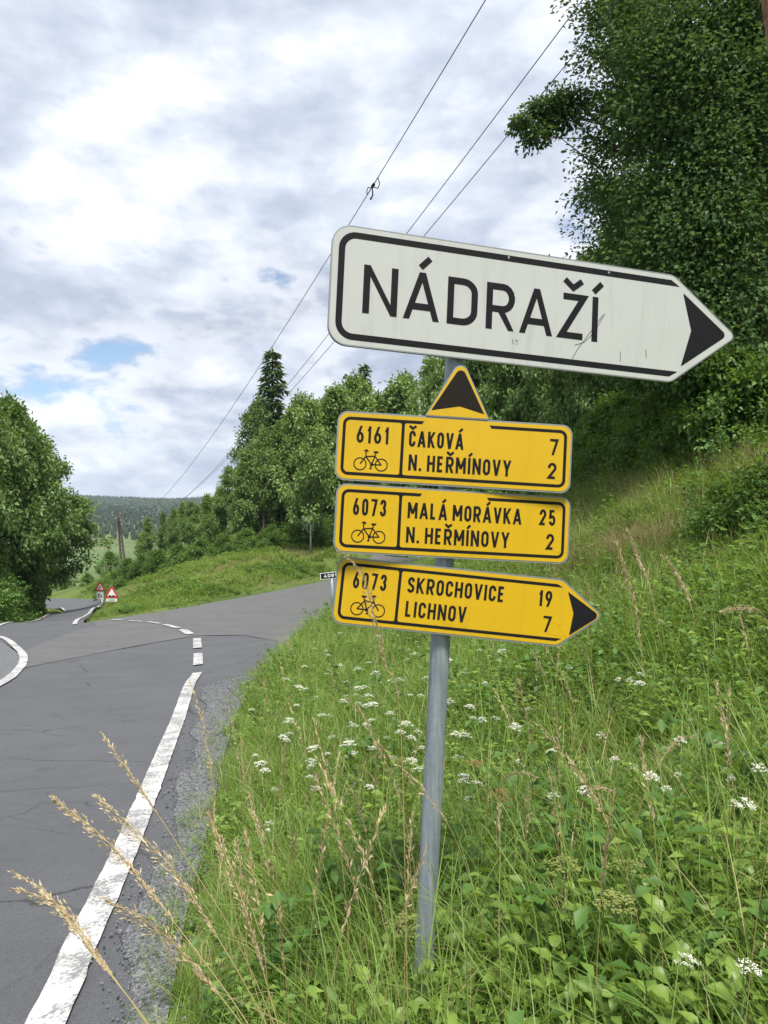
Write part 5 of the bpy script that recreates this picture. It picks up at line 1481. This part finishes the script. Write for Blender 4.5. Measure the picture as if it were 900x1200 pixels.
# ------------------------------------------------------------------ tall dry grass stalks with feathery heads
def stalk(label, pts, group=None, frac=0.30, nsp=110, spread=0.022, thick=0.0014, seed=0, cat='grass stalk', spl=0.0105):
    nsp = int(nsp * 1.7); spread *= 0.72
    g = np.random.default_rng(seed)
    P = np.array([np.array(p) for p in pts], float)
    # resample smoothly
    t0 = np.r_[0, np.cumsum(np.linalg.norm(np.diff(P, axis=0), axis=1))]; t0 /= t0[-1]
    Q = np.vstack([2 * P[0] - P[1], P, 2 * P[-1] - P[-2]]); out = []
    for i in range(1, len(Q) - 2):
        for u in np.linspace(0, 1, 6, endpoint=False):
            out.append(0.5 * (2 * Q[i] + (Q[i + 1] - Q[i - 1]) * u + (2 * Q[i - 1] - 5 * Q[i] + 4 * Q[i + 1] - Q[i + 2]) * u * u + (3 * Q[i] - Q[i - 1] - 3 * Q[i + 1] + Q[i + 2]) * u ** 3))
    out.append(P[-1]); R = np.array(out)
    root = empty('grass_stalk', R[0]); tag(root, label, cat, group)
    R = R - R[0]
    mb = MB(); mb.tube([tuple(r) for r in R], list(np.linspace(thick, thick * 0.4, len(R))), 5)
    s_ = np.r_[0, np.cumsum(np.linalg.norm(np.diff(R, axis=0), axis=1))]; s_ /= s_[-1]
    obj('stem', mb.mesh('stem', M['drystem'], True), root)
    u = 1 - frac * g.random(nsp) ** 0.9
    B = np.stack([np.interp(u, s_, R[:, j]) for j in range(3)], 1)
    T = np.stack([np.interp(np.minimum(u + 0.03, 1), s_, R[:, j]) - np.interp(np.maximum(u - 0.03, 0), s_, R[:, j]) for j in range(3)], 1)
    T /= np.linalg.norm(T, axis=1)[:, None] + 1e-9
    env = np.sin(math.pi * np.clip((1 - u) / frac, 0.05, 1) ** 0.7)
    off = rand_dirs(nsp, g) * (spread * env * g.uniform(0.2, 1.0, nsp))[:, None]
    off[:, 2] -= spread * 0.25 * env
    C = B + off
    D = T + off / (spread + 1e-6) * 0.5 + g.normal(0, 0.2, (nsp, 3))
    L = spl * g.uniform(0.6, 1.3, nsp)
    V, F = leaves_np(C, D, rand_dirs(nsp, g), L, L * 0.26, 0.2)
    # hair-fine branchlets
    bl = MB()
    for i in range(0, nsp, 3): bl.tube([tuple(B[i] - T[i] * 0.012), tuple(C[i])], 0.00035, 3, cap=False)
    SV = np.array([tuple(v) for v in bl.V])
    flat = list(F.ravel()) + [i + len(V) for f in bl.F for i in f]
    obj('seed_head', mesh_np('seed_head', np.vstack([V, SV]), flat, [3] * len(F) + [4] * len(bl.F), M['straw']), root)
    return root
def pstalk(label, px, base, **kw):
    """px: pixels with distances from low to tip; base: plan point where the stalk is rooted"""
    pts = [(base[0], base[1], h1(*base))] + [at(*p) for p in px]
    return stalk(label, pts, **kw)
pstalk('thick tan feathery grass head crossing the white edge line, leaning to the road', [(400, 1400, 1.18), (300, 1215, 1.22), (215, 1095, 1.25), (130, 990, 1.3), (60, 934, 1.34)], (0.06, 1.15), frac=0.26, nsp=190, spread=0.017, seed=1)
pstalk('upper loose tan grass head above the thick one, reaching over the gravel', [(400, 1385, 1.28), (330, 1235, 1.3), (262, 1110, 1.32), (195, 1010, 1.36), (112, 932, 1.4)], (0.02, 1.25), frac=0.30, nsp=170, spread=0.024, seed=2)
pstalk('thin straw-coloured spike pointing up-left over the white line', [(300, 1150, 1.5), (222, 1012, 1.52), (165, 925, 1.55), (117, 856, 1.58)], (0.0, 1.42), frac=0.18, nsp=80, spread=0.010, seed=3)
pstalk('slim grass spike lowest over the road surface', [(310, 1400, 1.15), (175, 1202, 1.2), (110, 1118, 1.24), (58, 1050, 1.27), (12, 1019, 1.3)], (-0.02, 1.1), frac=0.22, nsp=110, spread=0.010, seed=4)
pstalk('drooping grass plume close under the slim lowest spike', [(320, 1420, 1.2), (180, 1212, 1.25), (115, 1120, 1.27), (70, 1062, 1.3), (18, 1041, 1.32)], (0.0, 1.15), frac=0.22, nsp=150, spread=0.018, seed=5)
pstalk('tan grass plume over the gravel at the edge of the verge', [(400, 1390, 1.2), (300, 1225, 1.25), (235, 1140, 1.28), (180, 1085, 1.3), (120, 1052, 1.32)], (0.05, 1.15), frac=0.26, nsp=150, spread=0.022, seed=6)
pstalk('short golden plume rising where gravel meets grass', [(330, 1215, 1.4), (295, 1090, 1.45), (268, 1010, 1.5), (244, 952, 1.54)], (0.0, 1.3), frac=0.32, nsp=150, spread=0.020, seed=7)
pstalk('faint upright grass plume in front of the gravel strip', [(262, 1020, 1.7), (250, 920, 1.72), (238, 850, 1.74), (222, 796, 1.76)], (-0.12, 1.6), frac=0.34, nsp=90, spread=0.010, thick=0.0009, seed=8)
pstalk('dry grass plume hanging in front of the 6073 of the lowest sign', [(470, 860, 1.78), (452, 780, 1.78), (437, 715, 1.77), (424, 672, 1.76), (398, 645, 1.75)], (0.06, 1.72), frac=0.24, nsp=150, spread=0.018, seed=9)
pstalk('tall golden spike on the bank beside the lowest sign tip', [(760, 900, 4.6), (752, 770, 4.7), (742, 700, 4.8), (722, 635, 4.85)], (1.75, 4.5), frac=0.36, nsp=160, spread=0.016, thick=0.003, seed=10, spl=0.03)
pstalk('second golden spike just behind the tall one on the bank', [(775, 760, 5.2), (762, 690, 5.3), (748, 655, 5.4), (736, 622, 5.4)], (2.0, 5.2), frac=0.40, nsp=140, spread=0.014, thick=0.003, seed=11, spl=0.03)
pstalk('thin golden spike nearer the dark shrub on the bank', [(825, 770, 5.0), (812, 718, 5.1), (800, 685, 5.2), (782, 656, 5.2)], (2.25, 4.9), frac=0.40, nsp=110, spread=0.012, thick=0.003, seed=12, spl=0.03)
pstalk('pale drooping grass plume bowing at the frame edge on the bank', [(918, 900, 2.3), (915, 780, 2.35), (895, 722, 2.35), (870, 712, 2.3), (845, 716, 2.25)], (1.28, 2.3), frac=0.22, nsp=140, spread=0.018, seed=13)
pstalk('pale nodding plume right of the post above the herbs', [(585, 1050, 2.4), (582, 960, 2.4), (590, 915, 2.38), (610, 905, 2.35), (628, 910, 2.33)], (0.4, 2.4), frac=0.22, nsp=90, spread=0.012, seed=14)
pstalk('pale nodding plume further right above the herbs', [(670, 1040, 2.5), (675, 960, 2.5), (685, 930, 2.48), (700, 923, 2.46), (716, 926, 2.44)], (0.72, 2.5), frac=0.22, nsp=90, spread=0.012, seed=15)
pstalk('red-stemmed dead stalk in front of the foot of the post', [(585, 1100, 1.9), (586, 1000, 1.92), (584, 940, 1.94)], (0.30, 1.85), frac=0.12, nsp=30, spread=0.02, thick=0.002, seed=16)
pstalk('dry plume leaning right over the herbs in the middle of the bank', [(735, 1000, 2.6), (760, 920, 2.65), (790, 870, 2.7), (812, 862, 2.7)], (0.85, 2.6), frac=0.28, nsp=100, spread=0.013, seed=17)
g = np.random.default_rng(123)
for i in range(52):
    if i < 30: x, y = g.uniform(285, 520), g.uniform(745, 1000)
    else: x, y = g.uniform(530, 890), g.uniform(720, 930)
    hg = g.uniform(0.6, 1.0)
    X, Y = hit_h(x, y, hg)
    if Y > 9 or dist_poly(np.array([X]), np.array([Y]), road_plan)[0] < 0.15 or in_poly(np.array([X]), np.array([Y]), road_plan)[0]: continue
    z = h1(X, Y); lx, ly = g.normal(-0.05, 0.10), g.normal(0, 0.06)
    stalk('thin dry grass stalk standing in the green bank', [(X, Y, z), (X + lx * 0.2, Y + ly * 0.2, z + hg * 0.4), (X + lx * 0.6, Y + ly * 0.6, z + hg * 0.75), (X + lx * 1.3, Y + ly * 1.3, z + hg)], 'thin dry grass stalks in the bank', frac=g.uniform(0.2, 0.34), nsp=34, spread=g.uniform(0.005, 0.012), thick=0.0010 + 0.0001 * Y, seed=200 + i, spl=0.012 + 0.0015 * Y)


# ------------------------------------------------------------------ broad-leaved plants round the foot of the post
def big_leaf(seed, wid=0.55, teeth=0.06):
    """one pointed leaf, unit length along +x, folded along its midrib and curling down"""
    g = np.random.default_rng(seed)
    n = 9
    V, F = [], []
    for i in range(n + 1):
        t_ = i / n
        ww = wid * 0.5 * math.sin(math.pi * t_ ** 0.75) ** 0.8 * (1 if i in (0, n) else 1 + teeth * (1 if i % 2 else -1)) if 0 < i < n else 0.004
        z = 0.10 * math.sin(math.pi * t_ * 0.9) - 0.22 * t_ ** 2
        V += [(t_, ww, z + 0.28 * ww), (t_, ww * 0.5, z + 0.17 * ww), (t_, 0, z), (t_, -ww * 0.5, z + 0.17 * ww), (t_, -ww, z + 0.28 * ww)]
    for i in range(n):
        for k_ in range(4):
            a = i * 5 + k_
            F.append((a, a + 5, a + 6, a + 1))
    return mesh_np('leaf', np.array(V), np.array(F), np.full(len(F), 4), M['bigleaf'], smooth=True)
LEAF = [big_leaf(1), big_leaf(2, 0.48, 0.09), big_leaf(3, 0.66, 0.05)]
def leafy_plant(X, Y, hgt, label, group, size, seed, nl=9):
    g = np.random.default_rng(seed)
    z = h1(X, Y)
    o = empty('leafy_plant', (X, Y, z)); tag(o, label, 'plant', group)
    lx, ly = g.normal(0, 0.15) * hgt, g.normal(0, 0.15) * hgt
    mb = MB(); mb.tube([(0, 0, -0.03), (lx * 0.4, ly * 0.4, hgt * 0.55), (lx, ly, hgt)], [0.004, 0.003, 0.0015], 6)
    obj('stem', mb.mesh('stem', M['stem'], True), o)
    a = g.uniform(0, 6.28)
    for i in range(nl):
        u = 0.30 + 0.70 * (i + 0.5) / nl
        a += 2.4 + g.normal(0, 0.3)
        s = size * g.uniform(0.7, 1.15) * (1.1 - 0.45 * u)
        lf = obj('leaf', LEAF[int(g.integers(0, 3))], o)
        lf.location = (lx * u, ly * u, hgt * u)
        lf.rotation_euler = (g.normal(0, 0.25), -0.25 + 0.5 * (1 - u) * g.uniform(-0.3, 0.4) - 0.35 * u * g.random(), a)
        lf.scale = (s, s * g.uniform(0.85, 1.15), s)
g = np.random.default_rng(321)
placed = []
tries = 0
while len(placed) < 120 and tries < 4000:
    tries += 1
    x, y = g.uniform(440, 930), 1030 + 210 * g.random()
    if g.random() < 0.35: x, y = g.uniform(760, 930), g.uniform(960, 1120)
    hg = g.uniform(0.14, 0.32)
    X, Y = hit_h(x, y, hg)
    if Y < 1.0 or any((X - a) ** 2 + (Y - b) ** 2 < 0.004 for a, b in placed) or math.hypot(X - 0.14, Y - 2.17) < 0.10: continue
    placed.append((X, Y))
    leafy_plant(X, Y, hg, 'low broad-leaved green herb in the lower corner of the bank', 'broad-leaved herbs at the foot of the bank', g.uniform(0.06, 0.105), 500 + len(placed), int(g.integers(8, 13)))

# ------------------------------------------------------------------ haze: thin summer air between here and the far hills
hz_me = bpy.data.meshes.new('haze')
hb = MB(); hb.box((0, 2800, 38.4), (5400, 0, 0), (0, 3600, 0), (0, 0, 58.6))
m, t = mat('thin_haze')
pv = t.n('ShaderNodeVolumePrincipled', i_Density=0.00014, i_Anisotropy=0.2)
pv.inputs['Color'].default_value = (0.80, 0.88, 1.0, 1)
o_ = t.n('ShaderNodeOutputMaterial'); t.l(pv, 0, o_, 'Volume')
haze = obj('haze', hb.mesh('haze', m)); tag(haze, 'thin bluish haze over the valley', 'haze', kind='stuff')
